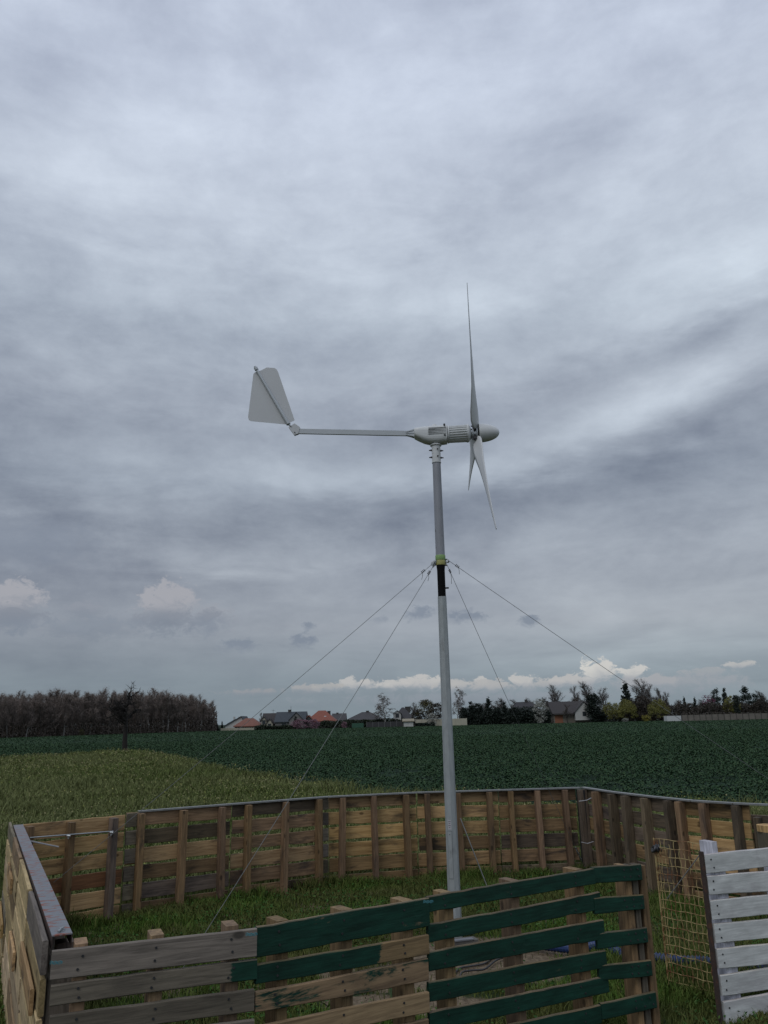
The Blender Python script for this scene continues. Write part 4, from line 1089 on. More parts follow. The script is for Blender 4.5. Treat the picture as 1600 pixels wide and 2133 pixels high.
def grow(rs, H, trunk_frac=.3, r0=.15, spread=.8, levels=4, kids=5, up=.25, droop=0.0, lenf=.62, twig=.012, wander=.12, first=None):
    thick, fine = [], []

    def br(p, d, L, r, lv):
        n = 4; pts = [p]; dd = d.copy()
        for i in range(n):
            dd = dd + rs.normal(size=3) * wander * (1 + .4 * lv) + np.array([0, 0, up * .3 - droop * .35 * (lv >= 2)]); dd /= np.linalg.norm(dd); pts.append(pts[-1] + dd * L / n)
        tip = max(twig * .5, r * .4)
        for i in range(n):
            s = list(pts[i]) + list(pts[i + 1]) + [max(r + (tip - r) * i / n, twig * .6), max(r + (tip - r) * (i + 1) / n, twig * .5)]
            (thick if lv <= 1 else fine).append(s)
        if lv >= levels: return
        nk = kids if lv else (first or kids)
        for k in range(nk):
            t = (trunk_frac if lv == 0 else .22) + (1 - (trunk_frac if lv == 0 else .22)) * (k + rs.random() * .9) / nk; t = min(t, .98)
            i = min(int(t * n), n - 1); q = pts[i] + (pts[i + 1] - pts[i]) * (t * n - i)
            ax_ = pts[i + 1] - pts[i]; ax_ /= np.linalg.norm(ax_); a = rs.normal(size=3); a -= (a @ ax_) * ax_; a /= np.linalg.norm(a) + 1e-9
            sp = spread * rs.uniform(.7, 1.25); nd = ax_ * math.cos(sp) + a * math.sin(sp); nd[2] += up * .4; nd /= np.linalg.norm(nd)
            br(q, nd, L * lenf * rs.uniform(.65, 1.1) * (1.0 - .45 * t if lv == 0 else 1), r * .5, lv + 1)
    br(np.zeros(3), np.array([rs.normal() * .03, rs.normal() * .03, 1.0]), H, r0, 0)
    th, fn = np.array(thick), np.array(fine); top = max(th[:, [2, 5]].max(), fn[:, [2, 5]].max()); k = H / top
    th *= 1; th[:, :6] *= k; fn[:, :6] *= k
    return th, fn


def fuzz_twigs(fn, n, size, spread, asp):        # the finest twigs round the branch ends
    idx = rng.integers(0, len(fn), n); p = fn[idx, 3:6] + rng.normal(size=(n, 3)) * spread
    return leaves(p[:, 0], p[:, 1], p[:, 2], size * (.5 + rng.random(n)), 0.0, asp)


def bare_meshes(seed, tm, cm, sides=3, fuzz=None, **kw):
    th, fn = grow(np.random.default_rng(seed), **kw)
    a = polymesh('trunk', *seg_tubes(th, 6)); a.materials.append(tm); V, F = seg_tubes(fn, sides)
    if fuzz:
        V2, F2 = fuzz_twigs(fn, *fuzz); F = np.concatenate([F, F2 + len(V)]); V = np.concatenate([V, V2])
    b = polymesh('crown', V, F); b.materials.append(cm)
    return a, b


def leaf_crown(rs, fn, n, size, nclump, cr_):
    """fn(u) -> envelope point; leaves in clumps"""
    c = fn(nclump, rs); idx = rs.integers(0, len(c), n); off = rs.normal(size=(n, 3)); off *= (rs.random(n) ** .4 / np.linalg.norm(off, axis=1))[:, None]
    p = c[idx] + off * cr_ * (.6 + .8 * rs.random(len(c)))[idx][:, None]
    s = size * (.6 + .8 * rs.random(n)); V, F = leaves(p[:, 0], p[:, 1], p[:, 2], s, 0.0, .75); return V, F


def env_round(w, z0, z1, pw=2.0, dpt=None):
    def f(n, rs):
        t = rs.random(n); z = z0 + (z1 - z0) * t; r = (1 - np.abs(2 * t - 1) ** pw) ** (1 / pw) * w * np.sqrt(rs.random(n)) ; a = rs.random(n) * 6.283
        return np.stack([r * np.cos(a), (dpt or 1) * r * np.sin(a), z], 1)
    return f


def env_cone(w, z0, z1, tiers=9):
    def f(n, rs):
        t = 1 - np.sqrt(rs.random(n)) ; ti = (t * tiers) % 1; r = w * (1 - t) * (1.0 - .45 * ti) * (.55 + .45 * rs.random(n)) + .08; a = rs.random(n) * 6.283
        return np.stack([r * np.cos(a), r * np.sin(a), z0 + (z1 - z0) * t], 1)
    return f


def env_weep(w, z0, z1):
    def f(n, rs):
        a = rs.random(n) * 6.283; r = w * np.sqrt(rs.random(n)); t = rs.random(n)
        zt = z1 - (r / w) ** 2 * (z1 - z0) * .45; z = zt - t * (z1 - z0) * .55
        return np.stack([r * np.cos(a), r * np.sin(a), np.maximum(z, z0)], 1)
    return f


def tree(name, label, cat, x, ybase, ytop, Dist, meshes, width=None, group=None, H0=None, rz=None, W0=None, kind=None):
    g = P(x, 1500, Dist); top = float(P(x, ytop, Dist)[2])
    e = empty(name, (g[0], g[1], 0), rng.random() * 6.28 if rz is None else rz, label, cat, group)
    s = top / H0; sx = s if width is None else (width / FPX * Dist / 2) / W0
    e.scale = (sx, sx, s)
    for nm, me in meshes: link(nm, me, None, e)
    return e


LM = {
    'conifer': leafmat('dark_conifer_needles', [(.010, .017, .013), (.020, .030, .022), (.014, .022, .016)]),
    'pine': leafmat('pine_needles', [(.012, .020, .016), (.022, .034, .026), (.03, .045, .034)]),
    'willow': leafmat('yellow_willow_twigs', [(.13, .13, .03), (.22, .21, .05), (.09, .09, .03), (.16, .16, .04)]),
    'brown': leafmat('brown_thicket', [(.026, .022, .017), (.048, .038, .03), (.035, .033, .02)]),
    'white': leafmat('white_blossom', [(.24, .24, .21), (.42, .42, .39), (.14, .15, .11)]),
    'pink': leafmat('pink_blossom', [(.22, .11, .15), (.30, .17, .21), (.10, .06, .07)]),
    'magenta': leafmat('magenta_blossom', [(.14, .045, .085), (.20, .07, .12), (.05, .03, .035)]),
    'hedge': leafmat('dark_hedge_leaves', [(.014, .022, .012), (.026, .036, .018), (.018, .026, .016)]),
    'yellow': leafmat('yellow_blossom', [(.30, .25, .03), (.20, .18, .03), (.10, .10, .03)]),
    'olive': leafmat('budding_olive_leaves', [(.07, .065, .022), (.045, .04, .02), (.10, .09, .03)]),
}
rs = np.random.default_rng(21)
TR = {}
for i in range(4): TR['birch%d' % i] = bare_meshes(100 + i, M['birch'] if i == 2 else M['bark2'], M['twig'], fuzz=(3000, .42, .24, .06), H=10, trunk_frac=.22, r0=.10, spread=.55, levels=4, kids=7, first=13, up=.35, droop=.15, lenf=.38, twig=.024, wander=.07)
for i in range(3): TR['tall%d' % i] = bare_meshes(200 + i, M['bark2'], M['twigg'], fuzz=(3400, .46, .26, .035), H=10, trunk_frac=.18, r0=.16, spread=.62, levels=4, kids=6, first=12, up=.30, lenf=.52, twig=.014, wander=.07)
TR['weep'] = bare_meshes(300, M['birch'], M['twigp'], fuzz=(2600, .34, .22, .06), H=10, trunk_frac=.2, r0=.12, spread=.75, levels=4, kids=7, first=15, up=.12, droop=1.1, lenf=.42, twig=.020, wander=.08)
TR['dark'] = bare_meshes(310, M['bark'], M['dtwig'], fuzz=(3200, .46, .28, .04), H=10, trunk_frac=.16, r0=.2, spread=.62, levels=4, kids=6, first=11, up=.28, lenf=.50, twig=.026, wander=.1)


def crownset(key, fn, mat, n, size, ncl, cr_, H, bark=None, r=.12):
    me = polymesh('crown', *leaf_crown(rs, fn, n, size, ncl, cr_)); me.materials.append(mat)
    t = polymesh('trunk', *seg_tubes([[0, 0, 0, 0, 0, H * .5, r, r * .6], [0, 0, H * .5, 0, 0, H * .95, r * .6, .02]], 6)); t.materials.append(bark or M['bark'])
    TR[key] = (t, me)


WH = {}
crownset('spruce', env_cone(2.4, .8, 10, 10), LM['conifer'], 3200, .42, 260, .40, 10)
crownset('spruce2', env_cone(2.0, .4, 10, 8), LM['conifer'], 3000, .45, 160, .55, 10)
crownset('cypress', env_round(1.5, .2, 10, 2.4), LM['conifer'], 2600, .42, 120, .7, 10)
crownset('pine', env_round(3.0, 2.0, 10, 1.8), LM['pine'], 2600, .42, 46, 1.0, 10)
crownset('willow', env_weep(4.0, 1.2, 10), LM['willow'], 4500, .34, 240, .7, 10)
crownset('bush', env_round(4.0, .3, 10, 2.2), LM['brown'], 4200, .38, 130, .9, 10)
crownset('olive', env_round(4.0, .8, 10, 2.0), LM['olive'], 3600, .38, 120, .9, 10)
crownset('white', env_round(3.0, .8, 10, 2.0), LM['white'], 2600, .34, 90, .7, 10)
crownset('pink', env_round(4.0, .3, 10, 2.4), LM['pink'], 2600, .45, 90, 1.0, 10)
crownset('magenta', env_round(3.5, 1.0, 10, 2.0), LM['magenta'], 1300, .40, 70, .8, 10)
crownset('yellow', env_round(4.0, .3, 10, 2.6), LM['yellow'], 1200, .7, 60, 1.2, 10)


def ms(k): return (('trunk', TR[k][0]), ('crown', TR[k][1]))


for k_, (t_, c_) in TR.items():                 # measured crown radius of every kind
    co = np.zeros(len(c_.vertices) * 3, np.float32); c_.vertices.foreach_get('co', co); co = co.reshape(-1, 3); WH[k_] = float(np.percentile(np.hypot(co[:, 0], co[:, 1]), 96))


# the wood on the left
BG = 'birches of the wood on the left'
wl = [(-60, 1541, 158), (0, 1537, 165), (140, 1533, 180), (300, 1528.5, 200), (455, 1523, 226)]
cnt = 0
for row in range(4):
    x = -70 + row * 5
    while x < 450 - row * 8:
        D_ = float(np.interp(x, [q_[0] for q_ in wl], [q_[2] for q_ in wl])) + row * 7 + rng.uniform(-1.5, 1.5)
        yt = np.interp(x, [-60, 0, 120, 260, 330, 400, 430, 452], [1447, 1446, 1441, 1443, 1441, 1448, 1456, 1474]) + rng.normal() * 6.5 + 3 + (3 if row else 0)
        t = tree('birch_tree', 'leafless birch in the dense dark wood at the left edge', 'tree', x, 0, yt, D_, ms('birch%d' % int(rng.integers(4))), group=BG, H0=10)
        t.scale.x *= rng.uniform(.9, 1.5); t.scale.y = t.scale.x; x += rng.uniform(7, 12) if row < 3 else rng.uniform(9, 14); cnt += 1
# undergrowth of the wood: one mass nobody could count
n = 45000; xs = rng.uniform(-70, 452, n); dep = rng.random(n) * 26; YD = np.interp(xs, [q_[0] for q_ in wl], [q_[2] for q_ in wl]) + dep - 1
g0 = np.array([ray(a, 1510) for a in xs]); XX = g0[:, 0] / g0[:, 1] * YD
zz = rng.random(n) ** 1.3 * (2.0 + 1.6 * vnoise(XX, YD, 5, 9)) * (1 + 1.5 * (dep > 8) * rng.random(n)); V, F = leaves(XX, YD, zz, .30 + .3 * rng.random(n), 0, .6)
tag(link('undergrowth', polymesh('undergrowth', V, F), leafmat('undergrowth_twigs', [(.065, .055, .045), (.115, .092, .075), (.08, .068, .056)])), 'dark brown undergrowth filling the foot of the birch wood', 'undergrowth', kind='stuff')
tree('young_bush', 'small pale green bush at the edge of the birch wood', 'bush', 172, 0, 1520, 182, ms('olive'), 12, H0=10, W0=4)
tree('conifer_tree', 'small dark conifer at the right end of the birch wood', 'tree', 452, 0, 1506, 236, ms('spruce2'), 14, H0=10, W0=2.0)
tree('conifer_tree', 'small pointed conifer left of the pale concrete wall', 'tree', 463, 0, 1502, 236, ms('spruce'), 9, H0=10, W0=2.4)

# lone tree at the edge of the meadow
g = T(260, 1567); th_, fn_ = grow(np.random.default_rng(5), H=4.8, trunk_frac=.54, r0=.19, spread=1.1, levels=4, kids=4, first=12, up=.14, lenf=.62, twig=.009, wander=.15)
e = empty('lone_tree', (g[0], g[1], 0), 1.1, 'gnarled bare tree standing alone at the meadow edge before the birch wood', 'tree')
me = polymesh('trunk', *seg_tubes(th_, 8)); me.materials.append(M['black_bark']); link('trunk', me, None, e)
V, F = seg_tubes(fn_, 4); V2, F2 = fuzz_twigs(fn_, 1500, .14, .08, .05)
me = polymesh('crown', np.concatenate([V, V2]), np.concatenate([F, F2 + len(V)])); me.materials.append(M['black_bark']); link('crown', me, None, e)

# ------------------------------------------------------------------ far walls, hedges, houses
RF = {k: plain('roof_' + k, c, .75, 0, .18, 1.5, stretch=(1, 1, 3)) for k, c in {'red': (.19, .058, .035), 'orange': (.17, .068, .045), 'slate': (.032, .040, .048), 'brown': (.030, .025, .024), 'dark': (.035, .034, .037), 'grey': (.042, .040, .042), 'pale': (.25, .22, .16)}.items()}
WL = {k: plain('render_' + k, c, .85, 0, .1, .8) for k, c in {'white': (.42, .42, .40), 'cream': (.36, .34, .27), 'grey': (.16, .155, .15), 'tan': (.17, .15, .12), 'brick': (.24, .10, .055), 'dark': (.05, .048, .045)}.items()}
GLS = plain('window_glass', (.03, .035, .04), .15); FRM = plain('window_frame', (.35, .35, .34), .5); PANEL = plain('solar_panel', (.10, .13, .17), .2)


def house(name, label, D_, x0, x1, yeave, yridge, kind, roof, wall, depth=9, chim=(), wins=(), gable=None, ridge_in=.28, cat='house', rx=None):
    c = P((x0 + x1) / 2, 1500, D_); a, b = P(x0, 1500, D_), P(x1, 1500, D_); wdt = float(b[0] - a[0]); he = float(P((x0 + x1) / 2, yeave, D_)[2]); hr = float(P((x0 + x1) / 2, yridge, D_)[2])
    e = empty(name, (c[0], c[1], 0), 0, label, cat); h = wdt / 2; dp = depth / 2; ov = .35
    mb = MB(); mb.box((-h + ov, -dp + ov, -.1), (h - ov, dp - ov, he - .02)); w_ = mb.build('wall', WL[wall], e)
    mb = MB(); k_ = ridge_in * wdt; th_ = .22
    if kind == 'hip': R0, R1 = (-h + k_, 0, hr), (h - k_, 0, hr)
    elif kind == 'side': R0, R1 = (-h, 0, hr), (h, 0, hr)
    if kind in ('hip', 'side'):
        lo = [(-h, -dp, he), (h, -dp, he), (h, dp, he), (-h, dp, he)]; vv = lo + [R0, R1] + [(x, y, z - th_) for x, y, z in lo]
        mb.add(vv, [(0, 1, 5, 4), (2, 3, 4, 5), (1, 2, 5), (3, 0, 4), (6, 7, 1, 0), (7, 8, 2, 1), (8, 9, 3, 2), (9, 6, 0, 3), (9, 8, 7, 6)])
    else:                        # gable towards the camera
        xr = 0 if rx is None else rx * h
        for s0, s1 in (((-h, he), (xr, hr)), ((xr, hr), (h, he))):
            vv = [(s0[0], -dp, s0[1]), (s1[0], -dp, s1[1]), (s1[0], dp, s1[1]), (s0[0], dp, s0[1])]; vv += [(x, y, z - th_) for x, y, z in vv]
            mb.add(vv, [(0, 1, 2, 3), (7, 6, 5, 4), (0, 4, 5, 1), (1, 5, 6, 2), (2, 6, 7, 3), (3, 7, 4, 0)])
        m2 = MB(); vv = [(-h + ov, -dp + ov, he - .02), (h - ov, -dp + ov, he - .02), (xr, -dp + ov, hr - th_ * 1.3)]; vv += [(x, dp - ov, z) for x, y, z in vv]
        m2.add(vv, [(0, 1, 2), (5, 4, 3), (0, 3, 4, 1), (1, 4, 5, 2), (2, 5, 3, 0)]); m2.build('gable', WL[gable or wall], e)
    ro_ = mb.build('roof', RF[roof], e)
    if gable and kind == 'side':
        pass
    for (cx, cy, cw) in chim:
        u = float(P(cx, 1500, D_)[0] - c[0]); zt = float(P(cx, cy, D_)[2]); mb = MB(); mb.box((u - cw / 2, -.35, hr - 1.6), (u + cw / 2, .35, zt)); mb.box((u - cw / 2 - .06, -.41, zt), (u + cw / 2 + .06, .41, zt + .1)); mb.build('chimney', WL['dark'], ro_)
    for (wx, wy, ww, wh) in wins:
        u = float(P(wx, 1500, D_)[0] - c[0]); z = float(P(wx, wy, D_)[2]); yy = -dp + ov
        mb = MB(); mb.box((u - ww / 2, yy - .06, z - wh / 2), (u + ww / 2, yy - .002, z + wh / 2)); f = mb.build('window', FRM, e)
        mb = MB(); mb.box((u - ww / 2 + .08, yy - .075, z - wh / 2 + .08), (u + ww / 2 - .08, yy - .0605, z + wh / 2 - .08)); mb.build('pane', GLS, f)
    return e, c, he, hr


def extra_gable(e, c, D_, x0, x1, yeave, yridge, roof, wall, fwd=1.2, name='dormer', back=3.0, win=True, dp=4.5):
    """a smaller gable standing out of the front of a roof"""
    u0 = float(P(x0, 1500, D_)[0] - c[0]); u1 = float(P(x1, 1500, D_)[0] - c[0]); he = float(P(x0, yeave, D_)[2]); hr = float(P(x0, yridge, D_)[2]); y0 = -dp - fwd; um = (u0 + u1) / 2
    mb = MB(); vv = [(u0 + .25, y0 + .25, he - 2.2), (u1 - .25, y0 + .25, he - 2.2), (u1 - .25, y0 + .25, he), (um, y0 + .25, hr - .3), (u0 + .25, y0 + .25, he)]; n = 5; vv += [(x, y0 + fwd + back, z) for x, y, z in vv]
    mb.add(vv, [(0, 1, 2, 3, 4), (9, 8, 7, 6, 5)] + [(i, i + n, (i + 1) % n + n, (i + 1) % n) for i in range(n)]); g_ = mb.build(name, WL[wall], e)
    mb = MB()
    for s0, s1 in (((u0, he), (um, hr)), ((um, hr), (u1, he))):
        vv = [(s0[0], y0, s0[1]), (s1[0], y0, s1[1]), (s1[0], y0 + fwd + back, s1[1]), (s0[0], y0 + fwd + back, s0[1])]; vv += [(x, y, z - .2) for x, y, z in vv]
        mb.add(vv, [(0, 1, 2, 3), (7, 6, 5, 4), (0, 4, 5, 1), (1, 5, 6, 2), (2, 6, 7, 3), (3, 7, 4, 0)])
    mb.build('dormer_roof', RF[roof], g_)
    if win:
        mb = MB(); mb.box((um - .5, y0 + .19, he - 1.1), (um + .5, y0 + .248, he + .1)); mb.build('window', GLS, g_)


# 1: white house with solar panels
e, c, he, hr = house('house', 'white gabled house with solar panels at the left end of the village', 262, 474, 520, 1511, 1492, 'front', 'slate', 'white', 11, rx=.5, wins=[(505, 1510, 1.2, 1.3)])
mb = MB(); u0 = P(486, 1500, 262)[0] - c[0]; s_ = (hr - he) / ((.5 + 1) * (P(520, 1500, 262)[0] - P(474, 1500, 262)[0]) / 2); hh_ = (P(520, 1500, 262)[0] - P(474, 1500, 262)[0]) / 2
for k_ in range(2):
    a0, a1 = -.75 * hh_ + k_ * .36 * hh_, -.45 * hh_ + k_ * .36 * hh_; f = lambda x: he + (x + hh_) * s_ + .08
    vv = [(a0, -5, f(a0)), (a1, -5, f(a1)), (a1, 1, f(a1)), (a0, 1, f(a0))]; vv += [(x, y, z + .06) for x, y, z in vv]; mb.add(vv, BF)
mb.build('solar_panels', PANEL, e)
for px in (492.5, 502.5):
    u = float(P(px, 1500, 262)[0] - c[0]); mb = MB(); mb.box((u - .25, -4, hr - 2.2), (u + .25, -3.3, float(P(px, 1493, 262)[2]))); mb.build('white_chimney', WL['white'], e)
house('house', 'low house with an orange hip roof behind the pale concrete wall', 252, 492, 548, 1512, 1496, 'hip', 'orange', 'dark', 9, ridge_in=.35)
e, c, he, hr = house('house', 'brown roofed house with cream gables next to the big slate roofed house', 248, 548, 584, 1507, 1485.5, 'side', 'brown', 'cream', 9, wins=[(556, 1505.5, 1.0, 1.4)])
extra_gable(e, c, 248, 549, 562, 1501, 1492, 'brown', 'cream'); extra_gable(e, c, 248, 560, 576, 1508, 1497, 'brown', 'cream', 2.0)
mb = MB(); u = float(P(569, 1500, 248)[0] - c[0]); zt = float(P(569, 1478, 248)[2]); mb.tube([(u, 0, hr), (u, 0, zt)], .05, 5); mb.box((u - .5, -.03, zt - .35), (u + .5, .03, zt - .28)); mb.build('antenna', M['wire'], e)
e, c, he, hr = house('house', 'big house with a slate blue roof and a grey front gable', 246, 576, 640, 1503, 1482.5, 'side', 'slate', 'grey', 11, chim=[(603.5, 1479, .9)], wins=[(596, 1508, 1.6, 1.3)])
extra_gable(e, c, 246, 607, 639, 1500, 1483.5, 'slate', 'grey', 2.2, dp=5.5)
mb = MB(); u = float(P(604.5, 1500, 246)[0] - c[0]); zt = float(P(604, 1471, 246)[2]); mb.tube([(u + .2, .2, hr), (u + .2, .2, zt)], .05, 5); mb.build('antenna', M['wire'], e)
e, c, he, hr = house('house', 'house with a bright red hip roof and one chimney', 250, 640, 702, 1502, 1480, 'hip', 'red', 'dark', 11, chim=[(685.5, 1481.5, .9)], ridge_in=.38)
extra_gable(e, c, 250, 638, 657, 1500, 1490, 'red', 'dark', 1.5, dp=5.5)
mb = MB(); u = float(P(679, 1500, 250)[0] - c[0]); zs2 = float(P(679, 1494.5, 250)[2]); mb.add([(u - .35, -3.65, zs2 - .35), (u + .35, -3.65, zs2 - .35), (u + .35, -3.1, zs2 + .45), (u - .35, -3.1, zs2 + .45)], [(0, 1, 2, 3)]); mb.box((u - .36, -3.6, zs2 - .36), (u + .36, -3.2, zs2 - .3)); mb.build('skylight', FRM, e)
house('house', 'small grey roofed house peeping out behind the red roof', 275, 692, 722, 1500, 1486, 'side', 'grey', 'dark', 8, chim=[(703, 1485, .7)])
house('house', 'long low house with a wide dark grey hip roof', 244, 722, 803, 1499, 1483, 'hip', 'grey', 'dark', 11, chim=[(766, 1481, .9)], ridge_in=.40)
e, c, he, hr = house('house', 'dark roofed house with a small white dormer behind the white shed', 240, 812, 868, 1503, 1473.5, 'hip', 'dark', 'dark', 11, chim=[(850, 1472.5, 1.6)], ridge_in=.46)
extra_gable(e, c, 240, 818, 837, 1487, 1480, 'dark', 'white', 1.0, dp=4.2, back=4)
house('house', 'dark roofed house in the middle of the evergreens right of the mast', 255, 1066, 1124, 1486, 1462, 'hip', 'dark', 'dark', 10, chim=[(1098.5, 1458.5, .8)], ridge_in=.20)
e, c, he, hr = house('barn', 'old barn with a dark roof, tan walls and one orange brick bay', 236, 1143, 1228, 1486, 1461, 'side', 'brown', 'tan', 12, chim=[(1141.5, 1461, .8)], cat='barn')
extra_gable(e, c, 236, 1186, 1226, 1484, 1462, 'brown', 'white', 1.4, dp=6)
mb = MB(); u0 = float(P(1148, 1500, 236)[0] - c[0]); u1 = float(P(1164, 1500, 236)[0] - c[0]); mb.box((u0, -5.75, 0), (u1, -5.655, he - .25)); mb.build('brick_bay', WL['brick'], e)
mb = MB(); mb.box((-(P(1228, 1500, 236)[0] - P(1143, 1500, 236)[0]) / 2 + .4, -6.6, he - .35), ((P(1228, 1500, 236)[0] - P(1143, 1500, 236)[0]) / 2 - .4, -5.66, he - .2)); mb.build('canopy', WL['dark'], e)
house('shed', 'small shed with a pale roof behind the long wall on the right', 250, 1440, 1466, 1488, 1479, 'side', 'pale', 'tan', 6, cat='shed')

# walls


def longbox(name, label, cat, x0, x1, ytop, D0, D1, mat, thick=.2, group=None, panels=0, cap=None):
    a, b = P(x0, 1500, D0), P(x1, 1500, D1); th, L = frame_of(a, b); h = float(P((x0 + x1) / 2, ytop, (D0 + D1) / 2)[2])
    e = empty(name, (a[0], a[1], 0), th, label, cat, group)
    mb = MB(); mb.box((0, 0, -.1), (L, thick, h)); mb.build('panel', mat, e)
    if panels:
        for i in range(panels + 1):
            mb = MB(); s = L * i / panels; mb.box((s - .09, -.06, -.1), (s + .09, thick + .03, h + .06)); mb.build('post', cap or mat, e)
    return e


longbox('concrete_wall', 'pale concrete wall in front of the orange roofed house', 'wall', 461, 529, 1516.5, 228, 228, WL['cream'], panels=14)
longbox('panel_fence', 'dark grey panel fence behind the field left of the mast', 'fence', 764, 838, 1503.5, 226, 226, plain('dark_fence_panel', (.035, .035, .037), .8), panels=6, cap=plain('fence_post_grey', (.09, .09, .09), .8))
longbox('green_bin', 'green covered bin at the left end of the dark panel fence', 'bin', 733, 757, 1506.5, 224, 224, plain('green_tarpaulin', (.02, .075, .045), .6), 3.0)
e = house('white_shed', 'small white shed with a sloping roof left of the mast', 224, 838, 863, 1501.5, 1497, 'side', 'pale', 'white', 4, cat='shed')
longbox('pale_wall', 'pale cream garden wall running behind the mast', 'wall', 866, 972, 1497.5, 228, 225, WL['cream'], panels=9)
longbox('white_container', 'white oblong container standing in front of the garden trees', 'container', 1390, 1419.5, 1491, 206, 206, plain('white_sheet', (.46, .47, .47), .5), 2.4)
longbox('concrete_fence', 'long beige concrete panel fence along the right edge of the field', 'fence', 1421, 1640, 1487, 206, 200, plain('beige_concrete', (.135, .122, .105), .9, 0, .25, .8), panels=17, cap=plain('grey_concrete_post', (.06, .056, .05), .9))

# hedges: one leafy thing each


def hedge(name, label, x0, x1, ytop, D_, mat, n=2600, dpt=3.0, cat='hedge', size=.42):
    a, b = P(x0, 1500, D_), P(x1, 1500, D_); h = float(P((x0 + x1) / 2, ytop, D_)[2]); n = int(n * max(1, (b[0] - a[0]) * h / 40))
    X = rng.uniform(0, b[0] - a[0], n); Y = rng.uniform(0, dpt, n); hz_ = h * (.80 + .42 * vnoise(X, Y, 2.2, int(x0))); Z = rng.random(n) ** .8 * hz_
    V, F = leaves(X, Y, Z, size * (.6 + .8 * rng.random(n)), 0, .75)
    mb = MB(); o = link(name, polymesh(name, V, F), mat); o.location = (a[0], a[1], 0); return tag(o, label, cat)


hedge('hedge', 'dark clipped hedge in front of the brown and slate roofed houses', 529, 612, 1511, 230, LM['hedge'])
hedge('hedge', 'dark hedge between the pink bushes and the dark panel fence', 662, 764, 1501, 232, LM['hedge'])
hedge('hedge', 'dark hedge behind the dark panel fence under the wide grey roof', 757, 842, 1498.5, 234, LM['hedge'])
hedge('shrubbery', 'low dark shrubs in front of the evergreens right of the mast', 960, 1150, 1483, 229, LM['conifer'], cat='shrubs')
hedge('evergreen_thicket', 'dark evergreen thicket between the conifers right of the mast', 958, 1148, 1477, 237, LM['conifer'], cat='thicket', dpt=5)
hedge('shrubbery', 'brown bushes along the barn wall and garden', 1236, 1392, 1484, 231, LM['brown'], cat='shrubs')
hedge('shrubbery', 'dark brown shrubs behind the beige concrete fence', 1385, 1640, 1468, 226, LM['brown'], cat='shrubs', dpt=6)
hedge('hedge', 'thin brown hedge directly behind the beige concrete fence', 1395, 1640, 1484, 210, LM['brown'], dpt=1.5)
hedge('thicket', 'dense brown thicket among the gardens right of the yellow willows', 1318, 1400, 1458, 234, LM['brown'], cat='thicket', dpt=8)
hedge('shrubbery', 'dark bush patch beside the white shed', 866, 905, 1506, 223, LM['conifer'], cat='shrubs')

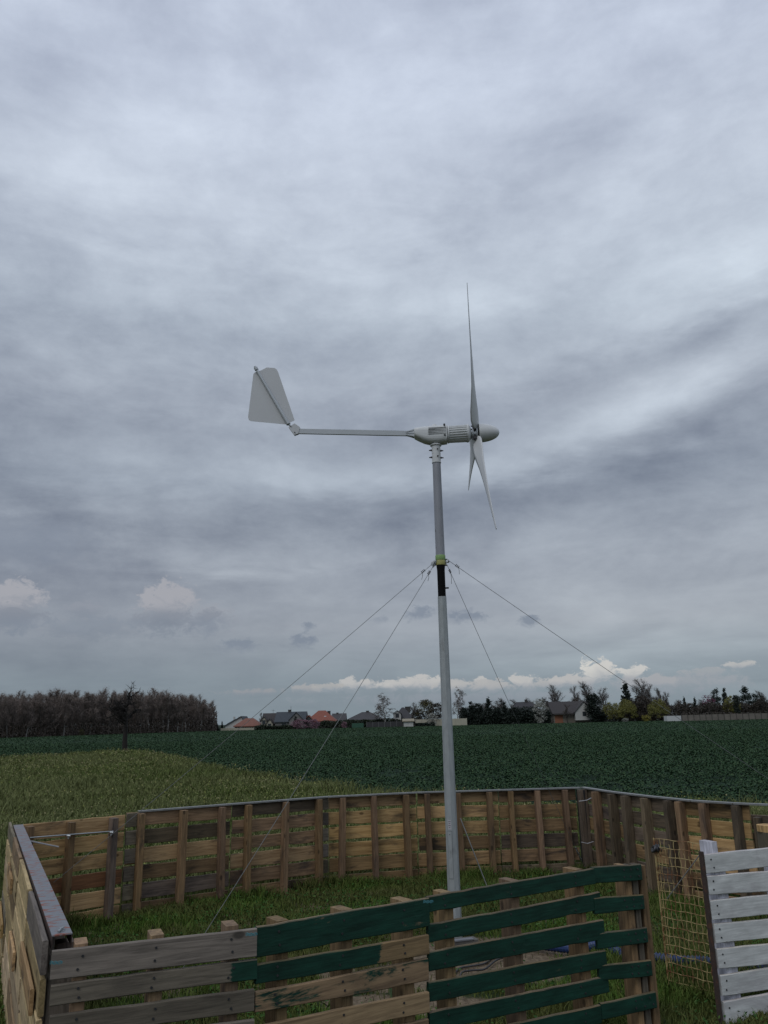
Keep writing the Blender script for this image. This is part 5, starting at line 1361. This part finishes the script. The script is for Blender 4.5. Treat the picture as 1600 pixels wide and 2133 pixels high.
CG = 'evergreens right of the mast'
TG = 'garden trees behind the field'
for args in [
    ('pink_bush', 'pink flowering bush in front of the big slate roofed house', 'bush', 625, 1499, 227, 'pink', 36, 4), ('pink_bush', 'smaller pink flowering bush in front of the red roof', 'bush', 655, 1499, 227, 'pink', 22, 4),
    ('pink_bush', 'little pink bush by the dark hedge left of the panel fence', 'bush', 717, 1504, 225, 'pink', 12, 4), ('conifer_tree', 'dark conifer in front of the grey gable of the slate roofed house', 'tree', 616, 1492, 236, 'spruce2', 15, 2),
    ('bare_tree', 'small bare tree behind the orange roof', 'tree', 541, 1484, 266, 'dark', None, 4), ('birch_tree', 'tall pale weeping birch standing alone left of the mast', 'tree', 803, 1443, 233, 'weep', None, 4),
    ('birch_tree', 'slender pale birch just right of the mast', 'tree', 953, 1430, 236, 'weep', None, 4), ('bare_tree', 'thin bare tree behind the white dormer house', 'tree', 862, 1462, 262, 'tall0', None, 4),
    ('budding_tree', 'round tree with yellowish buds left of the mast', 'tree', 888, 1460, 231, 'olive', 44, 4), ('dark_bush_tree', 'wide dark twiggy tree between the budding tree and the mast', 'tree', 912, 1466, 229, 'bush', 46, 4), ('dark_bush_tree', 'dark twiggy bush left below the budding tree', 'tree', 872, 1478, 230, 'bush', 28, 4),
    ('pale_bush', 'pale green flowering bush in front of the cream wall', 'bush', 900, 1486, 224, 'white', 24, 3),
    ('conifer_tree', 'dark rounded conifer next to the slender birch', 'tree', 968, 1474, 228, 'cypress', 16, 1.5), ('conifer_tree', 'dark conifer with two tips right of the slender birch', 'tree', 982, 1461, 230, 'spruce2', 22, 2.0), ('conifer_tree', 'broad dark conifer left of the pointed spruce', 'tree', 998, 1466, 231, 'cypress', 22, 1.5),
    ('conifer_tree', 'pointed spruce taller than the evergreens around it', 'tree', 1019, 1452, 232, 'spruce', 26, 2.4), ('conifer_tree', 'dark conifer right of the pointed spruce', 'tree', 1036, 1474, 230, 'cypress', 20, 1.5), ('conifer_tree', 'dark evergreen left of the dark roofed house', 'tree', 1052, 1462, 231, 'spruce2', 22, 2.0),
    ('conifer_tree', 'dark evergreen in front of the middle of the dark roof', 'tree', 1072, 1474, 231, 'cypress', 26, 1.5), ('conifer_tree', 'dark evergreen in front of the right end of the dark roof', 'tree', 1096, 1478, 231, 'cypress', 26, 1.5), ('conifer_tree', 'dark evergreen behind the white blossoming tree', 'tree', 1140, 1478, 236, 'cypress', 24, 1.5),
    ('bare_tree', 'bare tree behind the evergreens left of the dark roof', 'tree', 1050, 1452, 262, 'tall1', None, 4), ('bare_tree', 'low bare tree left of the dark roof chimney', 'tree', 1073, 1456, 268, 'tall0', None, 4), ('bare_tree', 'low bare tree behind the pointed spruce', 'tree', 1000, 1464, 266, 'tall1', None, 4),
    ('blossom_tree', 'white blossoming tree left of the barn', 'tree', 1126, 1456, 229, 'white', 32, 3.0),
    ('bare_tree', 'tall bare tree behind the left end of the barn roof', 'tree', 1158, 1425, 252, 'tall0', None, 4), ('bare_tree', 'dark bare tree behind the middle of the barn roof', 'tree', 1195, 1428, 250, 'dark', None, 4), ('bare_tree', 'largest bare tree rising behind the right end of the barn', 'tree', 1229, 1417, 254, 'tall1', None, 4), ('bare_tree', 'bare tree between the barn and the tall spruce', 'tree', 1262, 1431, 254, 'tall0', None, 4),
    ('bare_tree', 'small dark bare tree in front of the barn wall', 'tree', 1182, 1466, 228, 'dark', None, 4),
    ('conifer_tree', 'black green evergreen standing beside the barn gable', 'tree', 1238, 1446, 227, 'cypress', 32, 1.5), ('conifer_tree', 'low dark evergreen right of the barn', 'tree', 1252, 1482, 226, 'cypress', 22, 1.5),
    ('willow_tree', 'yellow green willow right of the barn evergreen', 'tree', 1277, 1463, 228, 'willow', 50, 4), ('willow_tree', 'yellow green willow below the tall spruce', 'tree', 1308, 1456, 230, 'willow', 40, 4), ('willow_tree', 'round yellow willow left of the white container', 'tree', 1374, 1456, 226, 'willow', 42, 4),
    ('spruce_tree', 'tall dark spruce above the yellow willows', 'tree', 1309, 1420, 246, 'spruce', 36, 2.4), ('dark_bush_tree', 'dark twiggy tree between two yellow willows', 'tree', 1340, 1450, 234, 'bush', 46, 4),
    ('bare_tree', 'tall pale bare tree right of the tall spruce', 'tree', 1338, 1412, 250, 'tall0', None, 4), ('bare_tree', 'dark bare tree above the round yellow willow', 'tree', 1360, 1424, 248, 'dark', None, 4), ('bare_tree', 'bare tree leaning over the white container', 'tree', 1380, 1430, 250, 'tall1', None, 4), ('bare_tree', 'small dark bare tree right of the round yellow willow', 'tree', 1397, 1440, 245, 'dark', None, 4),
    ('yellow_bush', 'bright yellow flowering bush left of the white container', 'bush', 1347, 1490, 219, 'yellow', 18, 4), ('pale_bush', 'small pale bush below the yellow willows', 'bush', 1303, 1496, 219, 'white', 14, 3),
    ('conifer_tree', 'narrow spruce right of the white container', 'tree', 1430, 1451, 238, 'spruce', 14, 2.4), ('conifer_tree', 'second narrow spruce left of the magenta tree', 'tree', 1452, 1452, 238, 'spruce', 15, 2.4),
    ('blossom_tree', 'magenta blossoming tree behind the concrete fence', 'tree', 1480, 1448, 236, 'magenta', 32, 3.5), ('bare_tree', 'bare tree beside the narrow spruces', 'tree', 1418, 1456, 256, 'tall1', None, 4), ('bare_tree', 'bare tree between the narrow spruces and the magenta tree', 'tree', 1466, 1456, 262, 'tall0', None, 4),
    ('pine_tree', 'loose dark pine right of the magenta tree', 'tree', 1499, 1438, 236, 'pine', 24, 3), ('conifer_tree', 'dark pointed conifer behind the round olive tree', 'tree', 1516, 1432, 240, 'spruce2', 20, 2.0), ('willow_tree', 'round olive yellow tree behind the concrete fence', 'tree', 1528, 1449, 228, 'willow', 34, 4),
    ('conifer_tree', 'narrow cypress in front of the round olive yellow tree', 'tree', 1538, 1449, 224, 'cypress', 13, 1.5), ('pine_tree', 'broad dark pine at the right edge', 'tree', 1560, 1434, 232, 'pine', 36, 3), ('pine_tree', 'lower dark pine next to the broad one at the right edge', 'tree', 1578, 1448, 234, 'pine', 30, 3),
    ('bare_tree', 'bare tree at the far right edge of the photo', 'tree', 1597, 1436, 240, 'tall1', None, 4), ('dark_bush_tree', 'brown twiggy tree at the right edge behind the fence', 'tree', 1592, 1455, 226, 'bush', 34, 4), ('dark_bush_tree', 'brown twiggy tree below the magenta one', 'tree', 1484, 1466, 226, 'bush', 40, 4), ('dark_bush_tree', 'brown twiggy tree behind the narrow spruces', 'tree', 1440, 1466, 242, 'bush', 44, 4)]:
    nm, lab, cat, x, yt, D_, key, wd_, W0_ = args
    if wd_ is None: wd_ = {1158: 34, 1195: 34, 1229: 50, 1262: 30, 1338: 42, 1360: 36, 1380: 32, 1397: 26, 1050: 32, 1073: 32, 1000: 26, 953: 34, 803: 44, 862: 18, 1418: 26, 1466: 24, 1597: 34, 541: 16, 1182: 22}[x]
    tree(nm, lab, cat, x, 0, yt, D_, ms(key), wd_, H0=10, W0=WH[key])
x = 985.0
while x < 1610:
    tree('bare_tree', 'bare tree in the blurred background row behind the evergreens, barn and concrete fence', 'tree', x, 0, 1462 + rng.normal() * 7, 268 + rng.uniform(-6, 8), ms(['tall0', 'tall1', 'tall2', 'dark'][int(rng.integers(4))]), rng.uniform(26, 42), 'bare trees of the far background row', H0=10, W0=WH['tall0'])
    x += rng.uniform(15, 27)
# street lamp among the gardens
g = P(1034.5, 1500, 240); zt = float(P(1034.5, 1466, 240)[2]); e = empty('street_lamp', (g[0], g[1], 0), 0, 'distant thin street lamp right of the pointed spruce', 'street lamp')
mb = MB(); mb.tube([(0, 0, 0), (0, 0, zt)], .06, 6); mb.build('pole', M['wire'], e); mb = MB(); mb.box((-.1, -.1, zt), (.7, .1, zt + .12)); mb.build('lamp_head', M['wire'], e)

SC.render.engine = 'CYCLES'
SC.render.resolution_x = 768; SC.render.resolution_y = 1024
